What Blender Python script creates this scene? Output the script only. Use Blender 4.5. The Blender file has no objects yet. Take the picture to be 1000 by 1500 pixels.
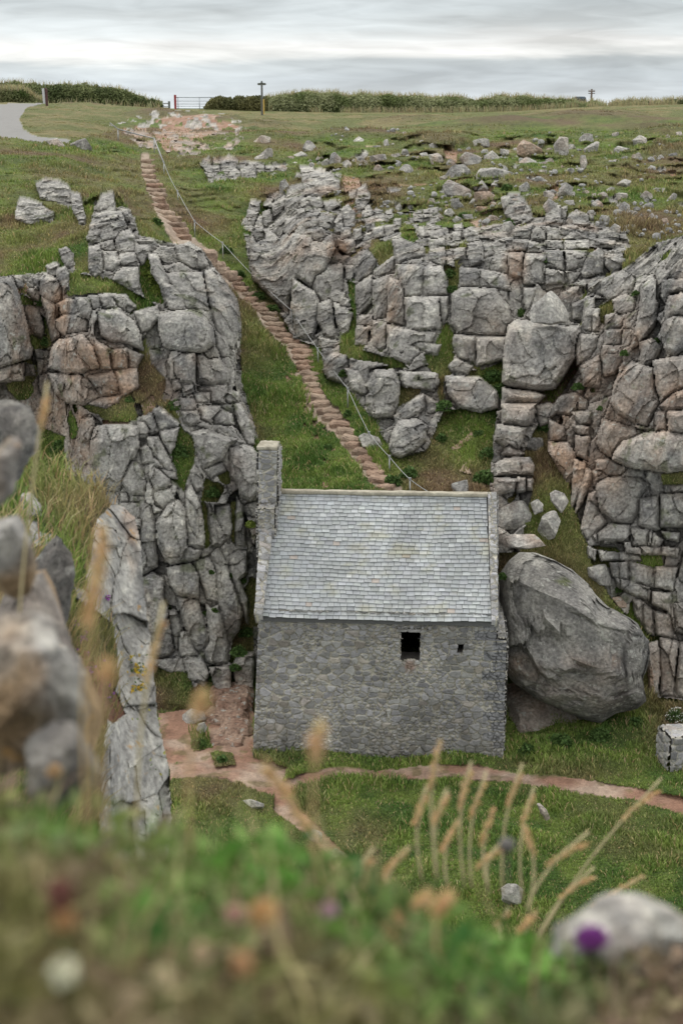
# cliff blocks: protrusion in metres, then outline of the block as photograph pixels (each gets its own depth, relief and rounding)
BL='''.5 24 307 30 292 40 294 65 302 79 312 77 325 62 324 45 330 24 321
.5 54 272 66 264 82 267 100 275 105 285 104 307 82 296 60 292
.5 105 285 116 286 125 315 125 329 117 327 107 307
.6 142 300 150 287 165 285 169 300 168 311 150 312 142 307
.9 129 350 135 325 142 314 158 310 180 311 187 322 185 332 172 349 158 355 135 355
.5 180 309 187 306 190 318 187 330 183 318
.5 190 315 197 320 199 335 192 338
.6 130 363 147 358 150 375 148 400 138 407 130 393
.6 148 357 165 353 170 365 162 369 149 364
.5 150 368 170 370 176 385 165 397 152 395
.7 170 352 178 340 190 336 198 348 200 369 175 373
.65 175 374 200 370 201 391 190 392 177 385
.6 175 393 202 392 205 422 195 426 166 410
.5 200 359 220 361 219 372 212 388 207 390 201 377
.4 219 372 230 373 240 398 250 410 255 450 243 450 235 420 222 400
.5 88 365 97 361 107 372 110 390 100 393 91 380
.5 69 390 80 385 87 388 86 402 77 405 70 400
.5 85 395 96 391 101 400 101 427 93 430 86 407
.7 59 410 67 401 85 410 92 422 91 440 75 445 62 433
.6 62 435 80 447 83 470 88 492 77 500 70 470
.8 -25 412 0 411 17 406 27 430 37 467 47 515 45 523 25 530 0 539 -25 542
.5 -25 545 35 531 36 557 8 559 -25 565
.5 22 405 32 404 34 420 27 422
.6 42 422 58 427 60 440 54 443 41 430
.6 35 448 56 448 65 480 62 495 47 490 38 460
.4 51 511 73 514 70 525 54 525
.4 38 532 50 535 51 550 37 550
.4 54 527 72 529 70 545 57 548
.5 86 445 97 438 112 440 117 455 108 462 92 460
.6 84 470 95 462 112 463 130 470 128 485 112 487 95 490 86 482
.5 111 437 128 437 135 455 132 468 118 460
.4 131 434 144 433 146 450 137 455
.5 145 432 162 431 173 451 150 453
.8 142 458 173 452 195 470 207 490 210 514 192 505 160 500 148 492
.4 165 433 185 433 199 450 190 458 173 449
1.2 72 535 76 512 87 498 107 496 118 518 135 540 120 547 93 546 71 538
1.0 108 495 120 490 138 510 147 537 136 540 120 522
.9 140 500 157 510 162 540 148 540 139 513
.8 164 513 186 511 187 541 166 541
.6 188 512 210 520 200 540 189 541
.6 168 544 200 540 203 567 180 581 172 562
.8 72 547 117 550 130 557 148 580 125 593 100 590 82 575
.7 130 551 165 544 172 565 172 576 149 580
.5 130 592 150 582 180 578 175 590 155 598
.5 197 457 230 448 235 462 220 483 207 490
1.3 232 462 250 457 275 455 297 462 310 480 315 502 297 517 265 515 240 508 234 485
.9 256 528 265 520 286 519 286 563 262 560 256 545
.9 288 519 320 525 337 545 335 560 300 565 288 562
.6 257 361 277 355 295 365 305 388 295 393 282 395 265 383
.6 244 401 256 400 296 400 303 432 305 455 272 452 255 420
.7 300 397 313 393 328 412 342 432 350 457 353 485 342 512 335 510 315 480 305 433
.5 240 415 252 418 265 432 271 454 250 455 243 440
.5 297 517 315 510 322 523 305 525
.5 315 485 332 500 336 522 325 525 317 508
.5 267 563 283 563 287 575 270 580
.6 290 566 332 563 330 590 308 591 307 575 290 573
.7 284 576 306 576 307 590 287 591
.6 265 583 283 583 290 597 280 603 268 600
.6 253 557 262 555 267 568 257 571
.6 267 604 289 603 294 618 280 623 270 618
.6 290 595 322 596 320 610 310 622 295 615
.6 312 612 325 600 340 607 343 622 313 622
.6 327 583 335 574 351 575 350 588 335 591
.5 343 593 352 592 362 612 372 625 372 650 362 652 350 622
.9 282 635 297 629 320 636 347 644 335 655 325 675 298 687 290 667
.6 298 688 325 679 330 690 310 701
1.0 337 657 355 651 370 655 379 670 379 722 367 735 352 728 347 710 337 697
.5 355 740 379 732 379 757 362 755
.6 225 600 235 597 262 620 261 625 232 632
.6 208 612 222 606 232 633 222 638
.6 235 633 262 627 255 655 250 665 238 645
.5 215 640 232 640 258 690 245 690 222 660
.6 202 620 212 618 219 630 215 642 203 642
.6 206 657 215 652 224 660 225 677 210 680
.6 217 695 227 684 248 700 250 710 227 720
.4 233 685 257 692 260 702 248 700
.6 225 722 250 716 256 732 238 747 228 740
.6 279 690 285 682 295 697 298 715 288 720 282 705
.8 230 765 245 742 260 732 272 745 275 800 295 805 290 820 250 828 238 812 229 790
.7 273 720 281 712 288 727 297 755 299 800 294 805 276 800 273 760
1.1 135 640 140 625 160 622 188 622 202 625 204 655 195 675 180 710 175 720 145 715 140 690 134 680 134 655
.7 120 615 137 612 139 627 132 647 120 647
.7 192 675 205 680 214 705 212 725 190 724 179 706
.5 175 722 187 722 190 735 178 735
.5 191 726 202 726 204 735 192 735
.6 208 735 222 740 228 765 229 800 232 830 215 840 200 845 208 790
.6 205 848 225 838 240 850 238 875 245 890 256 950 250 960 225 964 215 940 205 880
.7 245 832 280 825 290 842 290 875 260 872 250 857
.7 260 875 288 877 296 900 307 935 300 955 288 955 270 917
.6 263 925 273 925 283 948 292 959 267 962 262 950
.4 247 895 257 893 267 922 262 925 261 952 256 950 250 912
.4 283 823 305 815 317 837 320 882 305 878 292 845
.6 307 812 320 800 340 845 355 900 350 925 336 945 325 920 320 885 318 840
.8 302 885 322 900 335 945 335 970 317 975 302 970 300 952 308 940
.4 307 978 337 977 340 1015 318 1012
.3 340 980 350 957 371 957 371 1017 350 1015
.3 272 968 295 963 307 987 300 1005 278 995
.2 225 966 267 964 272 985 250 985 227 975
.5 336 815 347 808 360 808 362 840 350 850 363 880 363 915 350 880 338 845
.4 315 740 337 740 339 775 335 795 325 780 315 755
.4 305 735 315 757 330 790 322 800 310 800 305 765
.4 347 725 355 740 360 800 345 800 346 760
.7 575 352 588 351 620 362 621 375 600 380 582 387 577 370
.6 627 350 650 350 650 361 630 366
.6 629 367 650 363 654 387 645 390 629 380
.6 665 365 680 362 683 380 665 380
.7 685 357 705 355 707 382 690 391 685 372
.5 707 357 717 360 721 372 708 378
.6 524 372 537 367 551 382 550 397 525 412
.5 547 397 577 375 579 400 550 404
.7 581 388 620 390 619 432 591 435 584 407
.65 621 391 647 391 654 407 655 432 621 433
1.0 593 436 643 436 645 482 613 485 596 480
.6 644 436 655 436 656 460 648 477 645 462
.6 545 412 567 405 570 425 565 465 549 467
.7 569 405 585 412 592 450 594 478 568 472
.5 522 420 545 403 545 442 525 462 521 440
.5 525 464 545 462 545 477 525 476
.5 522 478 540 480 538 505 520 505
.5 547 470 565 474 565 510 557 515 547 505
.6 568 476 613 488 638 488 625 510 606 524 600 535 572 522 569 500
.6 675 393 702 395 702 420 672 420
.6 704 396 742 402 747 426 725 422 704 420
.9 662 432 675 422 725 424 744 450 748 470 740 492 675 488 661 475
.7 665 490 695 493 695 532 672 525 664 507
.7 698 494 741 495 739 525 698 536
.6 657 535 667 525 692 537 685 550 660 543
.9 652 550 705 555 727 575 729 597 705 605 672 597 655 575
.5 513 525 567 535 540 540 540 570 513 545
1.1 537 565 550 543 575 541 585 560 583 590 575 610 545 612 536 592
.5 586 544 640 547 643 560 635 573 610 568 588 565
.7 577 610 590 597 610 582 620 577 621 600 600 612 580 620
.5 622 578 640 590 642 602 623 610
1.0 571 655 575 635 583 617 610 614 624 625 622 645 605 660 585 670 575 667
.5 603 505 615 500 645 505 640 518 625 517
.8 460 405 475 392 500 387 503 425 485 440 470 442 460 425
1.3 367 380 368 352 372 335 400 340 440 345 485 345 490 365 475 397 462 405 457 422 435 407 425 432 422 462 400 437 370 407
1.0 430 410 460 428 467 445 465 475 457 500 435 495 427 450
.8 467 445 485 440 490 480 497 497 475 492 466 470
.7 482 435 492 425 505 430 505 445 488 444
.7 489 446 505 447 515 460 510 485 500 490 492 470
.6 467 495 497 502 490 510 470 510
.8 474 542 480 525 490 516 505 520 512 545 500 560 480 552
.5 506 540 525 545 540 575 535 580 515 570
.4 505 390 517 390 519 410 507 410
.4 497 432 512 440 512 450 500 448
.5 495 350 518 353 520 370 510 373 497 365
.4 295 242 306 232 312 245 314 260 304 255
.4 313 235 323 238 325 250 315 260
.4 323 242 335 230 348 238 342 250 333 258 324 255
.4 335 260 344 248 351 255 350 266 338 266
.4 301 255 313 260 312 270 307 270
.4 353 250 370 245 377 250 375 264 354 262
.4 376 244 387 245 388 256 377 256
.4 390 245 402 245 400 253 390 252
.5 440 245 457 245 460 255 450 275 445 280 443 260
1.0 457 255 467 248 482 252 497 272 495 282 470 289 446 285 450 272
.5 362 310 367 296 380 297 378 310 370 318
.5 354 330 363 311 377 312 372 330
.5 373 335 380 315 385 320 385 334
.5 386 310 396 307 398 325 390 334 386 330
.5 400 300 417 287 419 300 410 312 400 322
.6 418 292 437 293 435 305 425 315 419 308
.5 435 307 445 305 446 317 437 319
.6 445 325 450 313 465 313 466 325 458 333 447 333
.6 466 318 475 312 490 315 488 330 478 337 467 330
.5 400 340 405 325 420 318 425 325 420 340 410 348
.5 420 322 432 318 433 335 425 345 418 340
.5 453 292 468 290 472 302 460 305
.5 474 298 490 295 497 302 480 310
.5 457 340 470 333 478 345 470 355 458 352
.5 488 325 500 312 508 322 500 340 490 342
.4 368 338 385 335 388 350 375 355
.5 522 280 535 275 541 290 535 305 525 312 522 300
.4 512 285 521 282 522 293 513 293
.5 500 308 510 302 520 312 518 330 505 335
.5 500 335 512 335 515 347 500 352
.5 530 312 540 302 548 308 540 318 532 320
.5 565 308 573 304 575 315 567 325
.5 577 320 587 320 585 335 577 337
.5 534 322 545 320 550 335 538 340
.5 518 337 528 335 530 350 519 352
.5 547 335 560 333 562 345 548 350
.5 606 312 615 307 620 320 618 327 606 323
.5 620 305 628 303 630 322 621 325
.6 629 303 640 303 644 322 631 326
.5 625 328 635 325 640 335 627 337
.5 612 338 620 334 624 345 616 350
.5 628 342 645 337 652 348 630 349
.5 665 330 676 328 677 338 667 340
.6 679 338 690 332 700 340 702 352 682 354
.5 662 342 674 340 675 352 663 354
.9 738 300 745 284 760 285 770 300 765 325 755 330 742 318
.7 772 300 780 320 765 330 764 318
.8 800 303 820 302 823 325 817 333 800 330
.6 821 305 830 303 828 320 823 322
.9 831 318 845 308 860 317 863 327 850 333 833 330
.7 823 332 835 328 845 333 835 342 824 345
.5 860 313 870 313 869 323 862 322
.6 800 334 815 336 822 350 802 352
.7 776 340 787 333 797 340 798 350 777 352
.7 752 337 780 330 776 350 754 352
.6 825 350 835 340 857 335 860 350
.6 873 343 885 335 905 337 905 352 877 352
.6 752 353 775 353 770 367 753 366
.5 775 354 797 360 796 369 773 369
.7 766 398 770 373 797 371 797 400 795 415 768 416
.6 799 369 823 367 824 395 799 390
.6 799 393 823 398 826 415 800 417
.5 800 353 822 353 822 364 800 366
.5 826 353 862 353 862 364 825 366
.6 827 368 859 368 855 390 830 395
.5 828 398 850 400 835 415
.6 861 375 875 365 883 372 882 400 855 407 850 400
.5 875 352 900 353 897 362 876 363
.6 885 388 892 373 915 380 910 392 897 402
.4 833 417 855 410 885 405 880 413 860 420
.5 745 372 765 370 764 405 748 407
.3 768 422 785 422 775 450 770 460
.4 838 448 857 437 857 470 840 467
2.6 745 478 757 468 777 472 830 480 848 478 848 492 842 525 812 570 785 573 745 565 735 560 740 500
2.0 735 568 785 575 797 580 785 590 735 592
1.9 735 593 784 592 783 598 780 620 770 625 735 620
1.6 728 622 770 627 765 645 758 660 740 655 725 645
.6 783 595 800 590 812 593 803 620 790 625
1.0 735 665 745 652 767 665 755 670
1.0 725 680 740 672 775 670 782 682 780 695 750 695 725 697
.9 757 700 769 700 769 720 757 721
.9 772 701 779 702 779 717 772 717
.8 725 700 755 703 753 720 725 725
.5 862 417 880 411 882 435 863 425
.6 881 412 910 397 930 407 925 430 890 440 882 430
.7 857 435 870 437 870 450 865 485 855 482
.6 868 452 877 452 876 485 868 485
.5 897 440 915 432 932 437 927 455 910 460 900 457
.6 886 462 900 459 912 467 910 480 887 482
.5 887 484 910 482 910 505 885 505
.5 883 507 910 507 910 530 900 547 885 552 880 525
.3 912 482 925 482 922 505 912 510
.7 847 490 875 492 872 510 862 525 845 535 843 505
.6 851 537 875 522 880 545 877 567 855 565
.8 940 412 955 402 965 425 960 475 947 492 935 500 930 490 937 450
.8 960 392 980 397 970 422 962 440
.9 970 412 982 410 1015 410 1015 425 980 430 975 445 968 435
1.0 980 435 1010 428 1025 440 1025 465 985 460 976 470 972 457
1.0 973 472 985 463 1025 468 1025 495 1010 500 987 522 972 510 970 485
.8 937 502 955 495 967 510 962 525 950 537 940 535
.9 900 560 925 530 955 540 957 565 965 590 955 610 948 625 930 620 905 605 895 590
.9 957 530 980 525 1025 515 1025 555 985 575 968 590 960 565
.8 967 595 985 577 1025 560 1025 597 975 602
.8 960 605 974 603 976 630 960 630
.9 977 604 1025 600 1025 640 980 630
1.0 875 650 882 615 910 622 945 632 930 642 910 647 900 662 895 670 880 660
1.3 900 663 912 648 945 635 975 632 1025 640 1025 685 975 692 925 685 897 673
.8 803 612 817 582 842 575 862 587 860 600 842 602 835 610 815 605
.8 838 605 865 605 863 620 850 622 840 612
.7 837 623 862 625 862 638 845 635
.6 804 614 825 625 830 645 805 646
.6 803 648 832 650 842 667 840 700 832 710 817 685 804 662
.6 842 638 862 640 862 657 860 675 842 667
.5 842 673 857 680 852 710 842 737 837 745 838 710
.6 858 685 866 690 860 720 850 740 842 752 850 715
.5 872 675 890 672 920 687 910 697 890 697 872 690
.6 867 690 880 690 892 700 877 705 872 715 866 715
1.0 874 710 890 701 935 700 950 710 936 730 936 750 925 767 900 765 875 745
.8 937 730 964 727 965 775 955 777 936 770
.8 968 725 1025 720 1025 772 967 772
.6 974 712 1025 709 1025 718 975 722
.6 862 725 873 720 876 747 888 765 860 790 850 775
.7 890 768 922 770 922 792 877 792 875 782
.6 925 775 950 776 948 800 925 800
.6 955 780 970 790 965 800 952 800
.6 968 778 995 782 992 793 975 790
.4 892 825 920 823 920 850 897 845
.4 922 822 958 832 957 860 922 852
.4 960 830 990 832 985 865 960 860
.5 900 847 930 855 952 865 950 880 925 872 905 860
.5 955 867 982 869 980 895 955 885
.6 987 885 1025 880 1025 935 990 925
.4 925 877 940 880 940 915 930 902
.4 942 882 956 895 957 930 948 927 941 912
.4 958 895 980 900 990 935 962 930
.4 946 942 962 940 965 975 962 1017 950 1017 948 975
.5 966 935 992 940 988 975 985 1020 967 1020
.5 995 940 1025 940 1025 1025 988 1022
.5 937 800 967 802 967 813 940 810
.5 970 801 993 803 990 815 970 812
.5 861 800 872 805 870 822 862 815
.5 875 806 935 813 940 821 880 821'''
# loose boulders on the grass: outline pixels ; optional own label first (before ':')
BO='''grey boulder at the roadside, the flatter of the two beside the tarmac path:66 200 80 199 96 206 88 215 75 210
rounded grey boulder at the roadside, the taller of the two beside the tarmac path:104 205 112 199 125 202 131 212 130 222 117 220 105 212
:374 205 383 198 394 200 392 210 382 215 374 212
:374 230 390 217 399 215 397 228 382 237 375 236
pointed grey boulder standing on the slope right of the signpost:445 215 450 204 457 205 465 217 462 224 450 224
:432 226 441 221 449 225 449 231 435 231
:494 205 500 203 503 210 496 212
:482 225 490 221 498 230 495 242 485 239
:410 267 417 262 422 270 416 285 410 285
:407 243 415 240 421 245 418 253 408 255
:516 207 525 199 531 203 530 212 520 214
:545 214 556 211 557 220 547 221
:562 205 567 203 570 215 563 220
:570 212 582 203 585 210 580 218 570 217
:544 228 563 224 565 235 555 245 545 246
:567 228 583 223 585 227 570 234
:500 237 510 233 518 242 517 248 505 247
:524 228 535 227 535 234 526 234
:524 235 538 235 540 240 528 244 523 241
:588 193 594 192 594 198 588 200
:609 212 617 205 626 209 625 217 610 220
:629 210 638 208 640 215 631 219
:645 197 650 194 657 198 655 203 646 203
:676 200 685 198 688 204 680 206
lone squarish grey boulder in the middle of the grass slope:583 250 592 240 607 240 608 248 602 260 584 258
:604 232 613 227 618 233 608 239
:615 223 625 221 626 230 620 232
pale flat-topped boulder above the heap on the upper slope:693 204 714 202 715 212 695 216
large grey boulder at the top left of the heap on the upper slope:676 228 685 220 703 220 706 232 702 245 692 249 680 238
wide grey boulder beside the largest one at the top of the heap:706 226 720 220 730 230 728 238 708 240
:733 218 744 218 746 230 735 229
round cracked grey boulder on the left side of the heap on the upper slope:652 252 662 240 680 238 688 250 684 262 675 265 655 257
big sloping boulder below the round cracked one on the upper slope:651 270 658 261 668 260 686 275 685 288 675 289 655 283
:654 298 669 290 686 302 683 307 665 308
long flat slab boulder leaning across the heap on the upper slope:703 252 708 243 725 243 745 245 760 255 765 268 745 266 720 262 704 258
:699 270 704 261 714 272 712 277 700 277
:716 263 734 268 732 275 718 270
wide grey boulder on top of a darker brown one on the slope:697 290 698 281 725 279 734 293 733 301 710 303 698 298
:734 285 745 286 747 297 737 303
dark reddish brown boulder wedged under a wide grey one:700 302 730 304 730 313 705 312
:710 316 725 314 731 320 718 325
:738 325 747 323 757 335 745 340 737 335
:678 313 690 312 692 320 682 322
:687 297 692 290 696 293 692 303
tilted brownish boulder with a sharp corner near the top of the slope:760 212 768 204 790 217 788 230 778 232 760 223
:752 216 760 215 762 225 753 225
:759 233 770 229 783 235 775 247 762 246
tall upright boulder standing near the top of the slope:813 210 822 197 832 200 832 215 827 228 815 225
:832 212 840 210 845 220 834 222
:849 195 860 195 870 196 868 205 855 211 850 205
:856 216 872 206 880 214 870 224 857 222
:896 194 905 193 906 202 898 201
wide grey boulder lying alone near the top right of the slope:921 208 935 197 945 200 944 208 925 213
:900 217 905 213 924 217 918 224 902 225
:910 230 917 226 920 233 913 235
:971 206 977 196 981 200 978 206
:990 192 996 191 998 198 991 201
:951 207 960 206 958 212 952 212
:850 228 857 227 858 240 851 253
:830 233 840 233 845 245 832 243
:829 245 840 247 840 257 831 260
:786 262 795 260 802 265 798 271 787 270
:797 280 808 274 810 285 802 297 798 293
:820 275 828 265 840 268 835 280 825 293 818 287
:832 285 842 276 840 287 833 291
:904 282 917 281 917 290 905 291
:938 285 945 279 958 283 955 290 940 293
:955 280 958 274 969 275 966 283
:976 292 985 282 992 284 988 292 978 295
:947 318 955 310 959 317 950 320
:882 245 888 242 889 250 883 252
:890 234 905 233 905 238 893 242
:824 293 838 292 840 300 826 302
:841 260 849 258 850 268 843 270
:804 250 811 250 810 258 805 257
:975 333 985 333 984 340 975 339
:928 303 938 301 937 307 929 308
:895 320 905 317 908 323 897 325
angular boulder perched on top of the tall rock pillar:787 422 812 422 825 440 837 460 832 472 807 476 777 472 774 460
grey boulder beside the lowest bend of the stone steps:523 638 532 633 555 640 562 655 550 660 530 655
grey boulder showing above the right end of the chapel ridge:641 722 662 707 686 701 687 724 665 726
leaning boulder at the foot of the rock pillar:765 650 777 641 801 639 797 657 782 667 767 660
cracked boulder beside the right gable of the chapel roof:728 745 750 733 773 731 780 755 775 775 730 778
small rounded boulder wedged above two larger ones by the chapel gable:774 736 787 729 796 737 795 750 782 755
dark boulder leaning behind the long upright one right of the chapel roof:804 722 812 716 827 722 834 735 822 754 806 735
long upright boulder right of the chapel roof:784 780 797 745 810 734 823 763 812 790 797 795
flat boulder lying on top of the giant boulder beside the chapel:725 790 750 782 785 781 802 800 770 806 735 802
angular block wedged between the giant boulder and the right cliff:857 830 890 822 897 837 899 860 875 859 858 845
small brown block behind the shoulder of the giant boulder:893 875 910 872 922 880 922 890 905 892
broken rock slab lying under the giant boulder:690 975 745 985 800 1020 862 1048 884 1076 840 1092 780 1094 720 1092 690 1040
small pale boulder in the deep grass below the path:783 1172 790 1172 800 1185 809 1203 800 1205 790 1192
grey boulder poking out behind the dry grass stalks:731 1300 742 1292 757 1293 771 1303 765 1325 745 1335 732 1322
flat grey stone at the worn end of the path:352 1172 365 1170 390 1178 386 1187 370 1185
grey stone on the worn path corner below the chapel:445 1220 458 1212 474 1220 473 1236 455 1236
brown stone beside the worn path below the chapel:478 1250 492 1240 508 1250 500 1268 482 1266
pale block at the left foot of the chapel:262 1048 280 1036 302 1040 304 1055 285 1062 265 1060
small brown block on the bare ground left of the chapel:267 1030 276 1026 280 1035 270 1040
grey block on the bare ground below the pale one:286 1060 300 1056 306 1068 298 1076 286 1072'''
# ground classes painted in order: g grass, r rock, e earth, t tarmac, m mown grass
ZN='''m -350 149 0 149 250 156 420 162 700 162 900 153 1350 149 1350 160 1000 172 800 176 640 182 560 195 440 192 360 188 300 175 230 175 160 195 110 205 60 203 -350 190
r -350 410 -20 405 60 400 90 395 130 345 140 295 190 305 205 345 250 355 300 370 350 440 355 560 378 640 380 960 380 1022 215 1010 100 900 -350 900
r 355 320 365 290 420 285 440 245 500 250 505 270 500 300 530 275 560 310 620 303 660 330 740 325 800 300 870 303 910 330 930 380 870 410 850 440 850 490 740 640 735 560 745 500 735 530 690 550 730 600 650 600 625 660 580 670 545 615 510 570 475 545 470 510 430 495 400 440 370 410 360 360
r 295 240 335 230 350 238 420 242 425 255 350 266 305 270
r 1350 330 1000 345 960 355 925 385 900 400 860 420 850 480 840 540 800 590 803 650 830 710 845 760 860 800 890 870 950 940 955 1020 1020 1030 1350 1030
r 745 470 848 470 845 520 790 620 765 665 780 700 780 720 760 810 710 810 722 640 735 560
g 100 400 140 405 170 410 200 430 220 440 230 450 190 460 170 430 130 430 100 435 95 425
g 105 345 128 345 130 400 112 398 108 370
g 205 380 230 385 243 410 240 445 215 440 205 420
g 207 495 220 530 245 560 235 590 200 590 190 560 203 540
g 150 590 185 575 200 600 200 615 165 622 145 610
g 225 590 252 590 268 630 285 640 285 680 275 700 270 720 250 700 255 640 240 600
g 40 490 75 490 75 510 50 510
g 30 430 50 440 50 450 30 445
g 62 460 70 470 72 490 66 487
g 0 600 95 640 95 690 0 700
g 300 700 330 712 320 735 295 735
g 295 730 303 740 308 800 298 805
g 340 735 347 735 345 800 338 790
g 350 905 371 900 371 960 345 975 335 970
g 225 975 275 985 285 1010 372 1018 372 1030 240 1045 215 1020
g 507 412 520 415 522 460 520 510 515 520 497 520 500 490 515 460 513 440
g 505 505 570 525 600 540 560 540 510 525
g 648 385 675 395 670 425 655 430 650 395
g 655 470 662 490 665 540 650 560 645 600 640 560 620 520 640 500 648 480
g 545 350 575 355 578 375 555 390 540 365
g 585 568 615 570 615 580 590 592 580 600
g 700 548 740 535 735 590 727 575 700 555
g 585 325 605 330 612 350 600 360 585 345
g 645 300 690 320 690 330 660 330 645 320
g 775 665 803 655 832 712 845 765 862 805 868 835 840 820 800 795 825 755 830 735 810 715 790 728 780 725 780 700 785 685
g 905 400 912 370 940 350 930 385
g 968 695 1025 690 1025 707 970 712
g 550 245 560 275 600 270 590 300 562 305 545 290
e 660 655 693 630 695 638 670 658
e 670 690 690 670 688 695
e 790 575 848 520 850 535 820 580 800 600 787 595
e 150 615 190 618 188 628 150 626
e 205 590 225 578 228 600 210 610
e 178 188 200 183 222 184 240 174 262 171 275 176 300 171 335 180 352 188 318 193 300 204 280 207 268 222 244 228 232 210 205 203 185 200
e 800 280 820 268 815 295 803 300
e 500 260 525 262 530 275 505 285
e 650 220 670 222 668 240 652 235
e 25 410 45 420 42 430 28 428
e 232 1045 290 1035 372 1018 372 1108 425 1125 400 1165 350 1150 300 1140 235 1142
e 405 1148 440 1133 520 1130 640 1121 700 1124 760 1138 900 1146 1000 1168 1350 1230 1350 1252 1000 1190 900 1166 760 1152 690 1143 600 1138 520 1142 440 1149 425 1165 445 1190 500 1240 540 1275 500 1268 440 1215 400 1180
g 310 1100 340 1104 345 1118 315 1122
g 275 1070 305 1072 310 1090 285 1096
r 180 195 210 190 228 200 232 222 205 218 190 205
r 255 208 280 205 300 214 312 222 280 224 258 220
r 300 190 335 195 330 203 305 200
t -350 151 0 152 68 150.5 40 158 28 175 35 190 60 200 104 205 100 211 60 208 0 199 -350 192'''
# warm brown/pink weathering of the rock: cx cy rx ry strength
WM='''130 530 60 50 1;150 575 60 30 .9;70 600 55 60 .8;50 470 22 40 1;80 450 20 40 .7;120 640 22 60 1;30 560 50 40 .6;575 440 18 45 .6;545 485 25 25 .5;905 580 45 90 .8;965 590 70 60 .9;870 690 45 80 .9;820 640 30 70 .6;955 960 60 80 .7;915 500 35 70 .5;845 560 30 60 .7;765 590 40 40 .45;715 500 50 60 .25;755 390 18 30 .9;345 690 16 30 .5;500 370 20 25 .9;715 308 20 10 1;340 1000 40 25 .5;780 1050 70 30 .5;970 820 50 25 .5;270 210 120 25 .8;760 210 30 10 .4;300 560 30 60 .2;820 430 30 15 .5'''
L3B='''.3 172 738 195 742 207 757 208 800 205 835 195 830 185 800 172 770
.3 150 800 178 800 185 837 192 862 192 900 175 887 160 845 150 822
.25 180 800 203 800 205 845 187 838
.3 188 840 205 848 212 925 200 945 192 900
.35 140 857 162 847 180 887 190 910 185 930 162 912 150 887
.3 197 940 212 927 225 950 222 975 232 1025 233 1045 215 1025 205 980
.3 205 1030 225 1020 240 1090 250 1130 250 1200 235 1200 225 1140 210 1090
.3 200 1060 212 1090 215 1210 195 1210 190 1120
.2 110 862 122 865 129 880 125 887 112 875
.25 30 725 45 721 61 742 60 755 33 755
.2 40 762 55 765 55 780 80 785 88 800 50 800
.2 152 775 165 775 177 792 175 800 155 800'''
import bpy, bmesh, math, random
import numpy as np
from mathutils import Vector, Matrix
random.seed(7); RNG = np.random.default_rng(11)
SC = bpy.context.scene; COL = SC.collection
# ---------------------------------------------------------------- camera (metres; z = 0 at the foot of the chapel)
EYE = np.array([0., 0., 17.6]); F = 2083.33; PITCH = math.atan(592/F)
CP, SP = math.cos(PITCH), math.sin(PITCH)
def ray(px, py):
    a = (np.asarray(px, float)-500)/F; b = (750-np.asarray(py, float))/F
    return np.stack(np.broadcast_arrays(a, CP+b*SP, -SP+b*CP), -1)
def at(px, py, Y):
    d = ray(px, py); return EYE + d*(np.asarray(Y, float)/d[..., 1])[..., None]
def pix(P):
    P = np.asarray(P, float)-EYE; t = P[..., 1]*CP-P[..., 2]*SP; b = P[..., 1]*SP+P[..., 2]*CP
    return 500+F*P[..., 0]/t, 750-F*b/t
# ---------------------------------------------------------------- noise
def _h(a, b, c, s=0):
    n = (a.astype(np.int64)*73856093) ^ (b.astype(np.int64)*19349663) ^ (c.astype(np.int64)*83492791) ^ (s*2654435)
    n = (n*2654435761) & 0xffffffff; n ^= n >> 15; n = (n*2246822519) & 0xffffffff; n ^= n >> 13
    n = (n*3266489917) & 0xffffffff; n ^= n >> 16
    return n/4294967296.0
def vnoise(P, s=0):
    P = np.asarray(P, float); f = np.floor(P); t = P-f; t = t*t*t*(t*(t*6-15)+10); i = f.astype(np.int64); r = 0
    for dx in (0, 1):
        wx = t[..., 0] if dx else 1-t[..., 0]
        for dy in (0, 1):
            wy = t[..., 1] if dy else 1-t[..., 1]
            for dz in (0, 1):
                wz = t[..., 2] if dz else 1-t[..., 2]
                r = r+wx*wy*wz*_h(i[..., 0]+dx, i[..., 1]+dy, i[..., 2]+dz, s)
    return r*2-1
def fbm(P, o=4, s=0, g=.5):
    P = np.asarray(P, float); r = 0; a = 1; n = 0
    for k in range(o): r = r+a*vnoise(P*(2.03**k)+k*7.3, s+k); n += a; a *= g
    return r/n
def fb2(x, y, o=3, s=0):
    return fbm(np.stack([x, y, np.zeros_like(x)+.5], -1), o, s)
def voro(P, s=0, jit=.9):
    """F2-F1, id hash and vector to the cell centre"""
    sh = P.shape[:-1]; P = P.reshape(-1, 3); i = np.floor(P).astype(np.int64)
    d1 = np.full(len(P), 9.); d2 = d1.copy(); idh = np.zeros(len(P)); vec = np.zeros_like(P)
    for dx in (-1, 0, 1):
        for dy in (-1, 0, 1):
            for dz in (-1, 0, 1):
                a, b, c = i[:, 0]+dx, i[:, 1]+dy, i[:, 2]+dz
                q = np.stack([a+.5+jit*(_h(a, b, c, s+1)-.5), b+.5+jit*(_h(a, b, c, s+2)-.5), c+.5+jit*(_h(a, b, c, s+3)-.5)], -1)
                v = P-q; d = (np.abs(v)**2.6).sum(-1)**(1/2.6)
                m = d < d1
                d2 = np.where(m, d1, np.minimum(d2, d)); d1 = np.where(m, d, d1)
                idh = np.where(m, _h(a, b, c, s+5), idh); vec[m] = v[m]
    return (d2-d1).reshape(sh), idh.reshape(sh), vec.reshape(*sh, 3)
def sm(a, b, x):
    t = np.clip((x-a)/(b-a), 0, 1); return t*t*(3-2*t)
def fr(h, k): return (h*(17.13+k*31.7)+k*.37) % 1.0
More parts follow.
